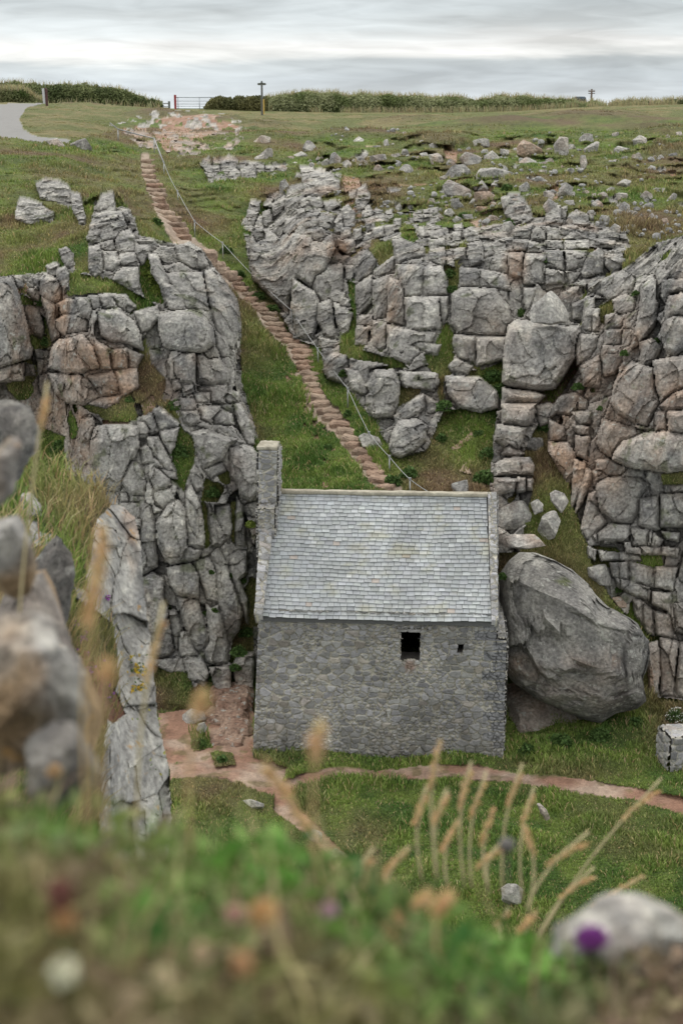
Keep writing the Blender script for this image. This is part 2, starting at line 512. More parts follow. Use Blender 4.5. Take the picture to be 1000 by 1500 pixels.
# ---------------------------------------------------------------- polygons
def parse(line):
    n = [float(v) for v in line.split()]; return np.array(n).reshape(-1, 2)
def sdpoly(x, y, poly):
    """distance to the outline, positive inside"""
    d = np.full(x.shape, 1e9); ins = np.zeros(x.shape, bool); n = len(poly)
    for k in range(n):
        ax, ay = poly[k]; bx, by = poly[(k+1) % n]; ex, ey = bx-ax, by-ay
        wx, wy = x-ax, y-ay; t = np.clip((wx*ex+wy*ey)/(ex*ex+ey*ey+1e-9), 0, 1)
        d = np.minimum(d, (wx-ex*t)**2+(wy-ey*t)**2)
        if ey != 0: ins ^= ((ay > y) != (by > y)) & (x < ex*(y-ay)/ey+ax)
    d = np.sqrt(d); return np.where(ins, d, -d)
def table(cols, rows, tab, X, Y):
    tab = np.array(tab, float).T; cols = np.array(cols, float); rows = np.array(rows, float)   # rows x cols
    gx = np.arange(cols[0], cols[-1]+10, 10.); gy = np.arange(rows[0], rows[-1]+5, 5.)
    A = np.stack([np.interp(gx, cols, r) for r in tab]); A = np.stack([np.interp(gy, rows, A[:, k]) for k in range(len(gx))], 1)
    for _ in range(3):
        B = np.pad(A, 1, mode='edge'); A = (B[:-2, 1:-1]+2*B[1:-1, 1:-1]+B[2:, 1:-1]+B[1:-1, :-2]+2*B[1:-1, 1:-1]+B[1:-1, 2:])/8
    fx = np.clip((X-gx[0])/10, 0, len(gx)-1.001); fy = np.clip((Y-gy[0])/5, 0, len(gy)-1.001)
    i = fx.astype(int); j = fy.astype(int); u = fx-i; v = fy-j
    return A[j, i]*(1-u)*(1-v)+A[j, i+1]*u*(1-v)+A[j+1, i]*(1-u)*v+A[j+1, i+1]*u*v
# ---------------------------------------------------------------- objects
def tag(o, label=None, cat=None, group=None, kind=None):
    if label: o['label'] = label
    if cat: o['category'] = cat
    if group: o['group'] = group
    if kind: o['kind'] = kind
    return o
def empty(name, loc, rz=0):
    o = bpy.data.objects.new(name, None); COL.objects.link(o); o.location = loc; o.rotation_euler = (0, 0, rz); o.empty_display_size = .1; return o
def mk(name, V, Fa, col=None, mat=None, parent=None, smooth=False, origin=None):
    """numpy mesh: V (n,3), Fa list of arrays (m,k) or one array, col (n,3) vertex colours"""
    V = np.asarray(V, np.float64)
    if origin is not None: V = V-np.asarray(origin)
    if not isinstance(Fa, list) or not hasattr(Fa[0][0], '__len__'): Fa = [Fa]
    elif not hasattr(Fa[0][0][0] if hasattr(Fa[0][0], '__len__') else 0, '__len__') and not isinstance(Fa[0], np.ndarray): Fa = [np.array(Fa)]
    Fa = [np.asarray(f, np.int32) for f in Fa if len(f)]
    me = bpy.data.meshes.new(name); me.vertices.add(len(V)); me.vertices.foreach_set('co', V.astype(np.float32).ravel())
    tot = np.concatenate([np.full(len(f), f.shape[1], np.int32) for f in Fa]); idx = np.concatenate([f.ravel() for f in Fa])
    me.loops.add(len(idx)); me.loops.foreach_set('vertex_index', idx)
    me.polygons.add(len(tot)); me.polygons.foreach_set('loop_start', np.concatenate([[0], np.cumsum(tot)[:-1]]).astype(np.int32))
    me.polygons.foreach_set('loop_total', tot); me.polygons.foreach_set('use_smooth', np.full(len(tot), smooth))
    me.update(calc_edges=True)
    if col is not None:
        a = me.color_attributes.new('Col', 'FLOAT_COLOR', 'POINT')
        c = np.ones((len(V), 4), np.float32); c[:, :3] = col; a.data.foreach_set('color', c.ravel())
    if mat: me.materials.append(mat)
    o = bpy.data.objects.new(name, me); COL.objects.link(o)
    if origin is not None and parent is None: o.location = origin
    if parent: o.parent = parent
    return o
def join(parts):
    """parts: list of (V, F(m,4), col)"""
    Vs, Fs, Cs, n = [], [], [], 0
    for V, Fq, c in parts:
        V = np.asarray(V, float); Vs.append(V); Fs.append(np.asarray(Fq)+n); Cs.append(np.broadcast_to(c, V.shape)); n += len(V)
    return np.concatenate(Vs), np.concatenate(Fs), np.concatenate(Cs)
BOXF = np.array([[0, 3, 2, 1], [4, 5, 6, 7], [0, 1, 5, 4], [1, 2, 6, 5], [2, 3, 7, 6], [3, 0, 4, 7]])
def boxv(x0, x1, y0, y1, z0, z1):
    return np.array([[x0, y0, z0], [x1, y0, z0], [x1, y1, z0], [x0, y1, z0], [x0, y0, z1], [x1, y0, z1], [x1, y1, z1], [x0, y1, z1]], float)
def tubev(pts, r, n=6):
    pts = [Vector(p) for p in pts]; V = []; rr = r if hasattr(r, '__len__') else [r]*len(pts)
    for k, p in enumerate(pts):
        t = (pts[min(k+1, len(pts)-1)]-pts[max(k-1, 0)]).normalized(); a = t.orthogonal().normalized(); b = t.cross(a)
        if k and abs(a.dot(pa)) < .99: a = (pa-t*pa.dot(t)).normalized(); b = t.cross(a)
        pa = a
        for j in range(n): V.append(p+(a*math.cos(j*2*math.pi/n)+b*math.sin(j*2*math.pi/n))*rr[k])
    Fq = [[k*n+j, k*n+(j+1) % n, (k+1)*n+(j+1) % n, (k+1)*n+j] for k in range(len(pts)-1) for j in range(n)]
    L = (len(pts)-1)*n
    for j in range(1, n-1, 2): Fq.append([0, j+1, j, 0] if False else [0, (j+2) % n, j+1, j])
    for j in range(1, n-1, 2): Fq.append([L, L+j, L+j+1, L+(j+2) % n])
    return np.array(V), np.array(Fq)
def tube(name, pts, r, col, mat, parent=None, n=6, origin=None):
    V, Fq = tubev(pts, r, n); return mk(name, V, Fq, np.broadcast_to(col, V.shape), mat, parent, True, origin)
# ---------------------------------------------------------------- materials (colour comes from the surface's own colour attribute)
def material(name, rough=.9, bumps=(), cvar=(), spec=.3, trans=0, tint=None):
    m = bpy.data.materials.new(name); m.use_nodes = True; nt = m.node_tree; N, L = nt.nodes, nt.links
    b = N['Principled BSDF']; b.inputs['Roughness'].default_value = rough; b.inputs['Specular IOR Level'].default_value = spec
    at_ = N.new('ShaderNodeAttribute'); at_.attribute_name = 'Col'; c = at_.outputs['Color']
    tc = N.new('ShaderNodeTexCoord'); geo = N.new('ShaderNodeNewGeometry'); pos = geo.outputs['Position']
    for sc, det, lo, hi, w in cvar:                       # colour variation: multiply by a noise between lo and hi
        n = N.new('ShaderNodeTexNoise'); n.inputs['Scale'].default_value = sc; n.inputs['Detail'].default_value = det; L.new(pos, n.inputs['Vector'])
        mr = N.new('ShaderNodeMapRange'); mr.inputs['From Min'].default_value = .5-w; mr.inputs['From Max'].default_value = .5+w
        mr.inputs['To Min'].default_value = lo; mr.inputs['To Max'].default_value = hi; L.new(n.outputs[0], mr.inputs['Value'])
        vm = N.new('ShaderNodeVectorMath'); vm.operation = 'SCALE'; L.new(c, vm.inputs[0]); L.new(mr.outputs[0], vm.inputs['Scale']); c = vm.outputs[0]
    if tint:                                              # spots of another colour (lichen)
        n = N.new('ShaderNodeTexNoise'); n.inputs['Scale'].default_value = tint[0]; n.inputs['Detail'].default_value = 5; L.new(pos, n.inputs['Vector'])
        cr = N.new('ShaderNodeMapRange'); cr.inputs['From Min'].default_value = tint[1]; cr.inputs['From Max'].default_value = tint[2]; cr.inputs['To Max'].default_value = tint[4]; L.new(n.outputs[0], cr.inputs['Value'])
        mx = N.new('ShaderNodeMix'); mx.data_type = 'RGBA'; mx.inputs['B'].default_value = (*tint[3], 1); L.new(cr.outputs[0], mx.inputs['Factor']); L.new(c, mx.inputs['A']); c = mx.outputs['Result']
    L.new(c, b.inputs['Base Color']); last = None
    for kind, sc, dist in bumps:
        if kind == 'v':
            n = N.new('ShaderNodeTexVoronoi'); n.feature = 'DISTANCE_TO_EDGE'; n.inputs['Scale'].default_value = sc
            d = N.new('ShaderNodeTexNoise'); d.inputs['Scale'].default_value = sc*.8; L.new(pos, d.inputs['Vector'])
            ad = N.new('ShaderNodeVectorMath'); ad.operation = 'MULTIPLY_ADD'; ad.inputs[1].default_value = (.5/sc,)*3; L.new(d.outputs[1], ad.inputs[0]); L.new(pos, ad.inputs[2]); L.new(ad.outputs[0], n.inputs['Vector'])
            mr = N.new('ShaderNodeMapRange'); mr.inputs['From Max'].default_value = .06; L.new(n.outputs['Distance'], mr.inputs['Value']); out = mr.outputs[0]
        else:
            n = N.new('ShaderNodeTexNoise'); n.inputs['Scale'].default_value = sc; n.inputs['Detail'].default_value = 6; n.inputs['Roughness'].default_value = .65; L.new(pos, n.inputs['Vector']); out = n.outputs[0]
        bp = N.new('ShaderNodeBump'); bp.inputs['Strength'].default_value = 1; bp.inputs['Distance'].default_value = dist; L.new(out, bp.inputs['Height'])
        if last: L.new(last, bp.inputs['Normal'])
        last = bp.outputs[0]
    if last: L.new(last, b.inputs['Normal'])
    if trans:
        t = N.new('ShaderNodeBsdfTranslucent'); L.new(c, t.inputs['Color']); mx = N.new('ShaderNodeMixShader'); mx.inputs[0].default_value = trans
        L.new(b.outputs[0], mx.inputs[1]); L.new(t.outputs[0], mx.inputs[2]); L.new(mx.outputs[0], N['Material Output'].inputs['Surface'])
    return m
M = dict(
    rock=material('limestone', .92, [('n', 2.2, .2), ('v', 1.1, .02), ('n', 8, .09), ('n', 30, .03)], [(1.7, 5, .78, 1.2, .22), (11, 6, .62, 1.38, .2)], tint=(6, .60, .68, (.52, .52, .47), .7)),
    soil=material('soil', .95, [('n', 3, .1), ('n', 14, .05)], [(3, 6, .75, 1.25, .25), (14, 5, .8, 1.2, .25)]),
    turf=material('turf', .95, [('n', 4, .12), ('n', 16, .06)], [(3, 6, .7, 1.3, .25), (15, 5, .65, 1.35, .25)]),
    tar=material('tarmac', .9, [('n', 30, .01)], [(2, 5, .92, 1.08, .25), (25, 3, .9, 1.1, .25)]),
    leaf=material('foliage', .75, (), (), .25, .25),
    stone=material('masonry', .9, [('n', 14, .02), ('n', 50, .01)], [(7, 6, .78, 1.2, .25), (28, 5, .85, 1.15, .25)]),
    slate=material('slate', .6, [('n', 40, .003)], [(9, 5, .88, 1.12, .25)], .4),
    plain=material('painted', .6, (), ()), metal=material('galvanised_metal', .45, (), ()),
    nearrock=material('weathered_limestone', .92, [('n', 5, .05), ('n', 22, .02)], [(5, 6, .6, 1.3, .22), (20, 6, .7, 1.25, .22)], tint=(7, .63, .69, (.50, .28, .08), .6)),
)
M['metal'].node_tree.nodes['Principled BSDF'].inputs['Metallic'].default_value = .6
# ---------------------------------------------------------------- the land: one survey of the gorge, given as distance from the viewpoint along sight lines
XC = [-350, 0, 130, 200, 240, 300, 400, 500, 650, 750, 830, 900, 1000, 1350]; YCR = [150, 150, 152, 156, 160, 160, 163, 165, 165, 163, 158, 155, 153, 150]
def crest(x): return np.interp(x, XC, YCR)
R0 = [150, 155, 165, 180, 200, 235, 280, 330, 380, 450, 520, 600, 680, 720, 760, 820, 900, 1000, 1050]
C0 = [-350, 0, 100, 200, 300, 400, 450, 500, 600, 700, 800, 900, 1000, 1350]
T0 = [[130, 118, 104, 92, 80, 70, 62, 56, 51, 49, 48, 47, 46, 45.5, 45, 44.5, 43.5, 41.6, 39.4]]*2+[
 [140, 122, 106, 93, 82, 72, 63, 56, 51, 49, 48, 47, 46, 45.5, 45, 44.5, 43.5, 41.6, 39.4],
 [145, 130, 115, 102, 92, 80, 68, 60, 56, 53, 50, 48, 46, 45.5, 45, 44.5, 43.5, 41.6, 39.4],
 [150, 135, 120, 106, 94, 83, 73, 67, 62, 56, 52, 49, 46, 44.5, 44, 43.5, 43, 41.6, 39.4],
 [150, 137, 122, 107, 95, 83, 74, 68, 63, 58, 53.5, 49.5, 45.5, 43.5, 43, 42.8, 42.4, 41.3, 39.4],
 [150, 138, 123, 108, 95, 84, 70, 62, 59.5, 57.6, 53.6, 49.5, 45.5, 43.5, 43, 42.8, 42.4, 41.3, 39.4],
 [150, 138, 123, 108, 95, 80, 70, 63, 60, 57, 52.5, 49, 45.3, 43.3, 43, 42.8, 42.4, 41.3, 39.4],
 [150, 138, 122, 107, 95, 80, 68, 59.5, 54, 51.5, 50, 48, 45, 43.2, 43, 42.8, 42.4, 41.3, 39.4],
 [150, 138, 121, 106, 94, 78, 67, 58, 53, 51, 49.5, 47.5, 45, 43.2, 42.6, 41.9, 41.2, 40.6, 39.4],
 [150, 137, 120, 105, 92, 76, 64, 55.5, 52.5, 51, 50, 47.5, 45, 43.5, 42.6, 41.7, 41, 40.5, 39.4],
 [150, 135, 118, 103, 90, 75, 65, 57, 52, 50, 48.5, 47, 45, 43.5, 42.6, 41.7, 41, 40.5, 39.4]]+[
 [145, 130, 114, 100, 88, 74, 65, 58, 52, 50, 48.5, 47, 45, 43.5, 42.6, 41.7, 41, 40.5, 39.4]]*2
R1 = [280, 330, 380, 420, 460, 520, 560, 600, 650, 700, 760, 820, 900, 960, 1000, 1030]
C1 = [-350, 0, 60, 120, 200, 280, 340, 375]
T1 = [[62, 56, 51.5, 47.5, 47.3, 47, 47.3, 47.6, 47.5, 47, 46, 45, 44, 43, 42.3, 41]]*2+[
 [62, 56, 51.5, 50, 50, 49.5, 49, 48.7, 48.5, 48, 47, 46, 44.5, 43, 42.3, 41],
 [60, 54, 50, 47.5, 46.5, 45.5, 45.5, 45.7, 45.5, 45, 44.6, 44.3, 43.8, 43, 42.3, 41],
 [58, 52.5, 49.5, 48.5, 47.5, 46.5, 46, 45.2, 44.6, 44.2, 43.8, 43.5, 43.2, 43, 42.2, 41],
 [58, 53.5, 50.5, 49.5, 47, 46, 45.6, 45.2, 44.5, 44, 43.7, 43.4, 43.1, 42.9, 42.2, 41],
 [59, 55.5, 52.5, 50.5, 49, 48, 47.2, 46.3, 45, 44.5, 44.2, 44, 43.6, 43.2, 42.3, 41],
 [60, 57, 54, 52.5, 51, 50, 49, 47.5, 45.7, 45, 44.8, 44.5, 44, 43.5, 42.4, 41]]
SIL1 = parse('-360 300 120 300 142 290 150 284 168 283 190 306 205 345 250 355 277 352 297 363 328 395 345 430 354 470 354 500 345 520 347 570 358 592 368 620 380 655 381 800 381 1040 -360 1040')
R2 = [340, 380, 420, 470, 520, 570, 620, 680, 740, 800, 860, 920, 1000, 1040, 1060]
C2 = [720, 800, 850, 900, 950, 1000, 1350]
T2 = [[57, 55, 53, 52, 50, 48.5, 47, 45.5, 43.8, 42.6, 41.8, 41.2, 40.7, 40, 39.3]]*2+[
 [56, 54, 52, 49, 47.5, 46.5, 45.5, 44.5, 43.2, 42.4, 41.8, 41.2, 40.7, 40, 39.3],
 [54, 52, 49.5, 47.5, 46.5, 45.5, 44.5, 43.6, 43, 42.3, 41.8, 41.4, 41, 40.3, 39.3],
 [52, 49.5, 47, 45.7, 44.8, 44, 43, 42.4, 42.6, 42, 41.8, 41.6, 41.2, 40.5, 39.3],
 [48, 46, 45, 44.3, 43.8, 43, 42, 41.6, 42.2, 41.6, 41.5, 41.4, 41.1, 40.4, 39.3]]+[[48, 46, 45, 44.3, 43.8, 43, 42, 41.6, 42.2, 41.6, 41.5, 41.4, 41.1, 40.4, 39.3]]
SIL2 = parse('1360 338 1000 343 975 350 955 358 928 383 905 397 880 408 859 418 855 440 850 480 843 505 842 530 848 545 835 575 815 580 802 612 802 660 830 708 838 745 848 770 862 805 868 835 895 880 950 940 960 1030 1360 1060')
xs = np.concatenate([np.arange(-350, -20, 10.), np.arange(-20, 1020, 1.6), np.arange(1020, 1351, 10.)])
rs = np.concatenate([np.arange(150, 1215, 1.6), np.arange(1215, 1640, 3.2)])
GX, GR = np.meshgrid(xs, rs)
GY = np.where(GR < 200, crest(GX)+(GR-150)*(200-crest(GX))/50, GR)
def floorY(px, py):
    dep = PITCH+np.arctan((py-750)/F)
    return 17.6/np.tan(dep)
zf = 0
Yb = table(C0, R0, T0, GX, GR)
Yf = floorY(GX, np.maximum(GY, 800))
Yb = np.where(GR > 1050, Yf, Yb)
wig = 2.2*fb2(GX/9, GY/9, 3, 5)
m1 = sdpoly(GX+wig, GY+wig*.6, SIL1) > 0
Yb = np.where(m1, np.minimum(table(C1, R1, T1, GX, GR), np.where(GR < 400, Yb+2, 99)), Yb)
m2 = sdpoly(GX+wig, GY+wig*.6, SIL2) > 0
Yb = np.where(m2, table(C2, R2, T2, GX, GR), Yb)
P0 = at(GX, GY, Yb)
# classes
wx = GX+3.0*fb2(GX/10, GY/10, 3, 1)+1.2*fb2(GX/3.5, GY/3.5, 2, 9); wy = GY+2.4*fb2(GX/10, GY/10, 3, 2)+1.2*fb2(GX/3.5, GY/3.5, 2, 8)
KL = 'gretm'
cls = np.zeros(GX.shape, np.int8)      # 0 grass 1 rock 2 earth 3 tarmac 4 mown
for ln in ZN.strip().split('\n'):
    k = 'gretm'.index(ln[0]); pg = parse(ln[1:])
    tx, ty = (GX, GY) if k == 3 else (wx, np.where(GY < 215, GY+(wy-GY)*.35, wy))
    x0, y0 = pg.min(0)-12; x1, y1 = pg.max(0)+12
    J = np.where((xs > x0) & (xs < x1))[0]; I = np.where((rs > y0-30) & (rs < y1+5))[0]
    if not len(I) or not len(J): continue
    sl = (slice(I[0], I[-1]+1), slice(J[0], J[-1]+1))
    ins = sdpoly(tx[sl], ty[sl], pg) > 0; c = cls[sl]; c[ins] = k
# mossy / grassy pockets breaking up the infill rock
pock = fbm(P0/2.2, 3, 31)+.25*fbm(P0/.6, 2, 33)
cls[(cls == 1) & (pock > .42-.30*sm(390, 300, GR)-.22*sm(350, 310, GR)*(GX > 500))] = 0
scree = fbm(P0/1.3, 3, 37)
cls[(cls == 0) & (scree > .50) & (GR > 215) & (GR < 420) & (GX > 500)] = 2
# path earth along the steps, and the broken red ground at the top of them
PTH = [(212, 232, 12), (222, 272, 14), (240, 312, 15), (262, 346, 17), (300, 374, 15), (345, 417, 13), (375, 449, 11), (400, 478, 15), (432, 510, 17), (448, 545, 14), (462, 578, 16), (474, 600, 20), (500, 628, 19), (524, 665, 15), (552, 704, 16), (575, 722, 20)]
pd = np.full(GX.shape, 1e9)
for (ax, ay, aw), (bx_, by_, bw) in zip(PTH[:-1], PTH[1:]):
    ex, ey = bx_-ax, by_-ay; t = np.clip(((GX-ax)*ex+(GY-ay)*ey)/(ex*ex+ey*ey), 0, 1); pd = np.minimum(pd, np.hypot(GX-ax-t*ex, GY-ay-t*ey)-(aw+(bw-aw)*t))
cls[(pd+4*fb2(GX/8, GY/8, 3, 12) < -5) & (cls == 0)] = 2
wear = fb2(GX/14, GY/9, 3, 14); cls[(cls == 0) & (wear > .22) & (sdpoly(GX, GY, parse('392 478 425 505 450 560 480 620 540 700 560 722 470 722 475 690 455 660 440 620 425 580 415 540 400 510')) > 0)] = 2
oc = fb2(GX/22, GY/9, 4, 19); cls[(cls == 0) & (GR > 222) & (GR < 300) & (GX > 470) & (GX < 1000) & (oc > .34)] = 1
tp = (sdpoly(GX, GY, parse('160 185 200 172 280 160 350 170 365 200 340 222 260 232 225 215')) > 0); cls[tp & (fb2(GX/12, GY/5, 3, 15)+.004*(GY-195) > .10)] = 1; cls[tp & (fb2(GX/16, GY/6, 3, 16) > .22)] = 0
# infill relief
px2m = Yb/F
vv = P0*np.array([.95, .8, .55])+.17*np.stack([fbm(P0*1.3, 2, 50+k) for k in range(3)], -1)
e1, id1, vc = voro(vv, 3)
hin = (id1-.5)*.55+vc[..., 0]*(fr(id1, 1)-.5)*.8-vc[..., 2]*(fr(id1, 2)*.6)-.13*np.exp(-e1/.02)
e2, id2, vc2 = voro(vv*2.6+4, 13)
hin = hin+(id2-.5)*.12-vc2[..., 2]*.12*fr(id2, 3)+vc2[..., 0]*.2*(fr(id2, 4)-.5)-.035*np.exp(-e2/.03)
hin = hin+vc[..., 1]*.75+vc2[..., 1]*.12
H = np.where(cls == 1, hin+.30, 0.); tone = np.where(cls == 1, .82+.3*fr(id2, 5), 1.); inblk = np.zeros(GX.shape, bool)
bx = GX+1.1*fb2(GX/6, GY/6, 3, 21)+1.2*fb2(GX/22, GY/22, 2, 23); by = GY+1.1*fb2(GX/6, GY/6, 3, 22)+1.2*fb2(GX/22, GY/22, 2, 24)
def relief(lines, GX, GR, xs, rs, bx, by, px2m, H, tone, inblk, cls, small, k=1, Yarr=None):
    for n, ln in enumerate(lines):
        v = ln.split(); prot = float(v[0]); pg = parse(' '.join(v[1:]))
        x0, y0 = pg.min(0)-5; x1, y1 = pg.max(0)+5
        J = np.where((xs > x0) & (xs < x1))[0]; I = np.where((rs > y0) & (rs < y1))[0]
        if not len(I) or not len(J): continue
        sl = (slice(I[0], I[-1]+1), slice(J[0], J[-1]+1))
        sd = sdpoly(bx[sl], by[sl], pg)+1.2; s = px2m[sl]; m = sd > 0; sdm = sd*s
        cx, cy = pg.mean(0); w = (x1-x0)*s; h = (y1-y0)*s
        r = random.Random(n*7+3); e = k*min(.03+.06*prot, .15)*min(1, float(np.median(np.minimum(w, h)))/.8/k)
        rnd = .55*np.clip(sdm/max(e*1.6, .02), 0, 1)+.45*np.sqrt(np.clip(1-(1-np.clip(sdm/max(e*.5, .02), 0, 1))**2, 0, 1))
        v_ = np.clip((GR[sl]-y0)/(y1-y0), 0, 1); u_ = (GX[sl]-cx)/(x1-x0)
        led = r.uniform(.18, .38)
        # faces of the block: recessed top ledge, a vertical arris with two tilted faces, undercut foot
        arr = r.choice([-.42, -.3, .3, .42, .1]); a1, a2 = r.uniform(-.06, .34), r.uniform(-.06, .34)
        hh = prot*rnd-np.maximum(0, led-v_)/led*h*.42-np.where(u_ > arr, (u_-arr)*a1, (arr-u_)*a2)*w-np.maximum(0, v_-.72)*h*r.uniform(0, .3)+(v_-.5)*h*r.uniform(-.06, .14)
        hh = prot*.5+hh*.36
        if Yarr is not None:
            Ys = Yarr[sl]; lowm = m & (v_ > .72); yf = float(np.median(Ys[lowm])) if lowm.any() else float(np.median(Ys)); hh = hh+np.clip(Ys-yf, -1, 7)*.8
        g = np.exp(-np.abs(sdm)/(.022*k))*.09*k
        Hs, ts, bs, cs = H[sl], tone[sl], inblk[sl], cls[sl]
        Hs[m] = (hh-g+small[sl])[m]; ts[m] = r.uniform(.85, 1.16); bs[m] = True; cs[m] = 1
        o = (~m) & (cs == 1) & (~bs); Hs[o] -= g[o]
e3, id3, vc3 = voro(vv*np.array([1.3, 1.3, 1.0])*1.25+9, 23)
small = .09*fbm(P0*1.1, 4, 61)+vc3[..., 0]*.34*(fr(id3, 2)-.5)-vc3[..., 2]*.22*fr(id3, 3)+(id3-.5)*.05+vc2[..., 0]*.08*(fr(id2, 4)-.5)-.10*np.exp(-e3/.016)*sm(.05, .3, fbm(P0*.6, 2, 63))
relief(BL.strip().split('\n'), GX, GR, xs, rs, bx, by, px2m, H, tone, inblk, cls, small, 1, Yb)
H = H+np.where(cls == 1, .05*fbm(P0*4, 3, 71), 0)
near = np.clip(60/Yb, .2, 1)
H = H+np.where((cls == 0) & (GR > 205), .22*fbm(P0/1.2, 4, 73)+(.35+.3*sm(600, 800, GX)*sm(420, 300, GR))*fbm(P0/3.5, 3, 77)*sm(205, 240, GR), 0)-np.where(cls == 2, .12+.1*fbm(P0/.7, 4, 74), 0)
# terracettes: small turf steps with bare brown risers across the upper slopes
ph = GR/12.+1.6*fb2(GX/75, GR/34, 3, 95)+.25*fb2(GX/9, GR/9, 2, 97); fq_ = ph-np.floor(ph); dY = np.abs(np.gradient(Yb, rs, axis=0)); dY = np.minimum(dY, .6)
tm = np.clip(.45+1.6*fb2(GX/40, GR/16, 3, 96), 0, 1)*sm(188, 215, GR)*sm(385, 330, GR)*np.where(GX > 460, 1, .45)*(cls == 0)*(pd > 3)
H = H+.35*12*dY*1.9*tm*np.where(fq_ < .35, 1-fq_/.35, (fq_-.35)/.65); riser = tm*(fq_ < .33)*sm(0, .08, fq_)
PP = at(GX, GY, Yb-H)
PP[..., 2] += np.where((cls == 0) | (cls == 4), .10*fbm(P0/1.1, 3, 75)*near, 0)+np.where((cls == 0) & (GR < 1050) & (GR < 300), .1, 0)
PP[..., 2] += np.where((GR > 1050), .22*fbm(P0/1.6, 4, 76), 0)
roll = .34*fbm(P0/np.array([9, 9, 9.]), 3, 78)+.16*fbm(P0/2.6, 3, 79); PP[..., 2] += roll*sm(340, 290, GR)*sm(150, 172, GR)*np.where(GX < 420, .45, 1)
# colours
def blobs(txt, x, y):
    r = 0
    for b in txt.split(';'):
        cx, cy, rx, ry, s = map(float, b.split()); r = np.maximum(r, s*np.clip(1.35-np.hypot((x-cx)/rx, (y-cy)/ry), 0, 1)) if not isinstance(r, int) else s*np.clip(1.35-np.hypot((x-cx)/rx, (y-cy)/ry), 0, 1)
    return r
n1 = fbm(P0/3.2, 4, 81); n2 = fbm(P0/.8, 4, 82); n3 = n2
warm = np.clip(blobs(WM, GX, GY)*(.75+.9*n2)+.9*np.clip(n1+n2*.6-.12, 0, .6), 0, 1)
def mixc(a, b, t): return np.asarray(a)*(1-t[..., None])+np.asarray(b)*t[..., None]
def rock_colour(P, warm, tone, s=0):
    a = fbm(P/3.2, 4, 81+s); b = fbm(P/.8, 4, 82+s); d = fbm(P/np.array([.5, .5, 3.]), 3, 83+s)
    f_ = fbm(P/.22, 3, 85+s); c = mixc((.345, .34, .33), (.50, .495, .465), np.clip(.35+b*1.2+f_*.8, 0, 1)); c = mixc(c, (.19, .192, .195), np.clip(.03+d*1.9+a*1.0+f_*.3, 0, .78)); c = mixc(c, (.60, .595, .55), np.clip(f_*3.2-1.15+b, 0, .8))
    return mixc(c*np.array([1.03, 1., .955]), (.39, .255, .17), warm*.85)*np.asarray(tone)[..., None]
rockc = rock_colour(P0, warm, tone)
rockc = mixc(rockc, (.10, .12, .045), np.clip((fbm(P0/.5, 3, 84)-.42)*4, 0, .6))
GM = '440 590 90 140 1;700 1260 420 130 1;850 1080 130 50 1;60 440 70 60 .9;300 990 90 40 1;700 650 60 80 .7;230 430 30 50 1;400 350 60 60 .6;390 400 50 60 .8;510 460 30 60 .8;100 175 60 15 .4;730 580 30 50 .9;60 170 50 18 .6;700 320 60 60 .4;90 230 60 25 .4;60 640 60 60 1;560 700 60 60 .5'
green = np.clip(blobs(GM, GX, GY)+.2, 0, 1)
BR = np.clip(blobs('235 168 48 7 1;300 176 60 6 .9;390 182 40 7 .6;600 176 60 4 .7;730 184 80 7 .9;860 172 90 8 .9;960 190 60 8 .8;540 240 40 10 .7;640 210 50 12 .8;980 225 50 12 .8;940 330 60 20 .8;400 205 40 10 .5;110 250 60 14 .5;170 290 30 10 .8;560 290 40 20 .8;520 200 60 6 .8', GX+12*fb2(GX/20, GY/8, 3, 87), GY+4*fb2(GX/20, GY/8, 3, 88)), 0, 1)
PP[..., 2] += .35*BR*sm(240, 200, GR)
def grassc(g, a, b, mown):
    """g greenness 0..1, a large noise, b small noise"""
    dry = mixc((.20, .185, .07), (.32, .26, .13), np.clip(.5+b*1.5, 0, 1)); dry = mixc(dry, (.20, .135, .085), np.clip(a*2.4+b*1.1-.2, 0, .85))
    grn = mixc((.085, .155, .032), (.185, .25, .055), np.clip(.5+b*1.6, 0, 1)); t = np.clip(.30+g*.85-a*1.3+b*.5, 0, 1)
    c = mixc(dry, grn, t); return np.where(mown[..., None], mixc((.19, .21, .075), (.30, .26, .12), np.clip(.35+a*2.2+b*1.2, 0, 1)), c)
gc = grassc(green, n1, n2, cls == 4); BR = np.clip(BR+riser*.8*(.7+n2), 0, 1); gc = mixc(gc, (.17, .12, .075), BR*.75)
earc = mixc((.30, .175, .12), (.40, .30, .23), np.clip(.4+n2*1.6+n1*.5, 0, 1)); earc = mixc(earc, (.25, .14, .095), np.clip(fbm(P0/1.4, 4, 89)*2.2, 0, .7)); earc = mixc(earc, (.40, .35, .28), np.clip(1-pd/3, 0, .6)); earc = mixc(earc, (.16, .13, .06), np.clip(fbm(P0/.35, 3, 86)*3-.6, 0, .7))
CC = np.where((cls == 1)[..., None], rockc, np.where((cls == 2)[..., None], earc, np.where((cls == 3)[..., None], (.225, .22, .21), gc*.75)))
nr, nc = GX.shape; vid = np.arange(nr*nc).reshape(nr, nc)
quad = np.stack([vid[1:, :-1], vid[1:, 1:], vid[:-1, 1:], vid[:-1, :-1]], -1).reshape(-1, 4)
qc = cls[1:, :-1].reshape(-1)
def sub(name, sel, mat):
    q = quad[sel]; u, inv = np.unique(q, return_inverse=True)
    o = mk(name, PP.reshape(-1, 3)[u], inv.reshape(-1, 4), CC.reshape(-1, 3)[u], mat, smooth=(mat is not M['rock'])); return tag(o, kind='structure')
gx_ = GX[1:, :-1].reshape(-1); gr_ = GR[1:, :-1].reshape(-1)
sub('cliff', qc == 1, M['rock'])
sub('grass_slope', ((qc == 0) & (gr_ <= 1035)), M['turf'])
sub('gorge_floor', ((qc == 0) & (gr_ > 1035)), M['turf'])
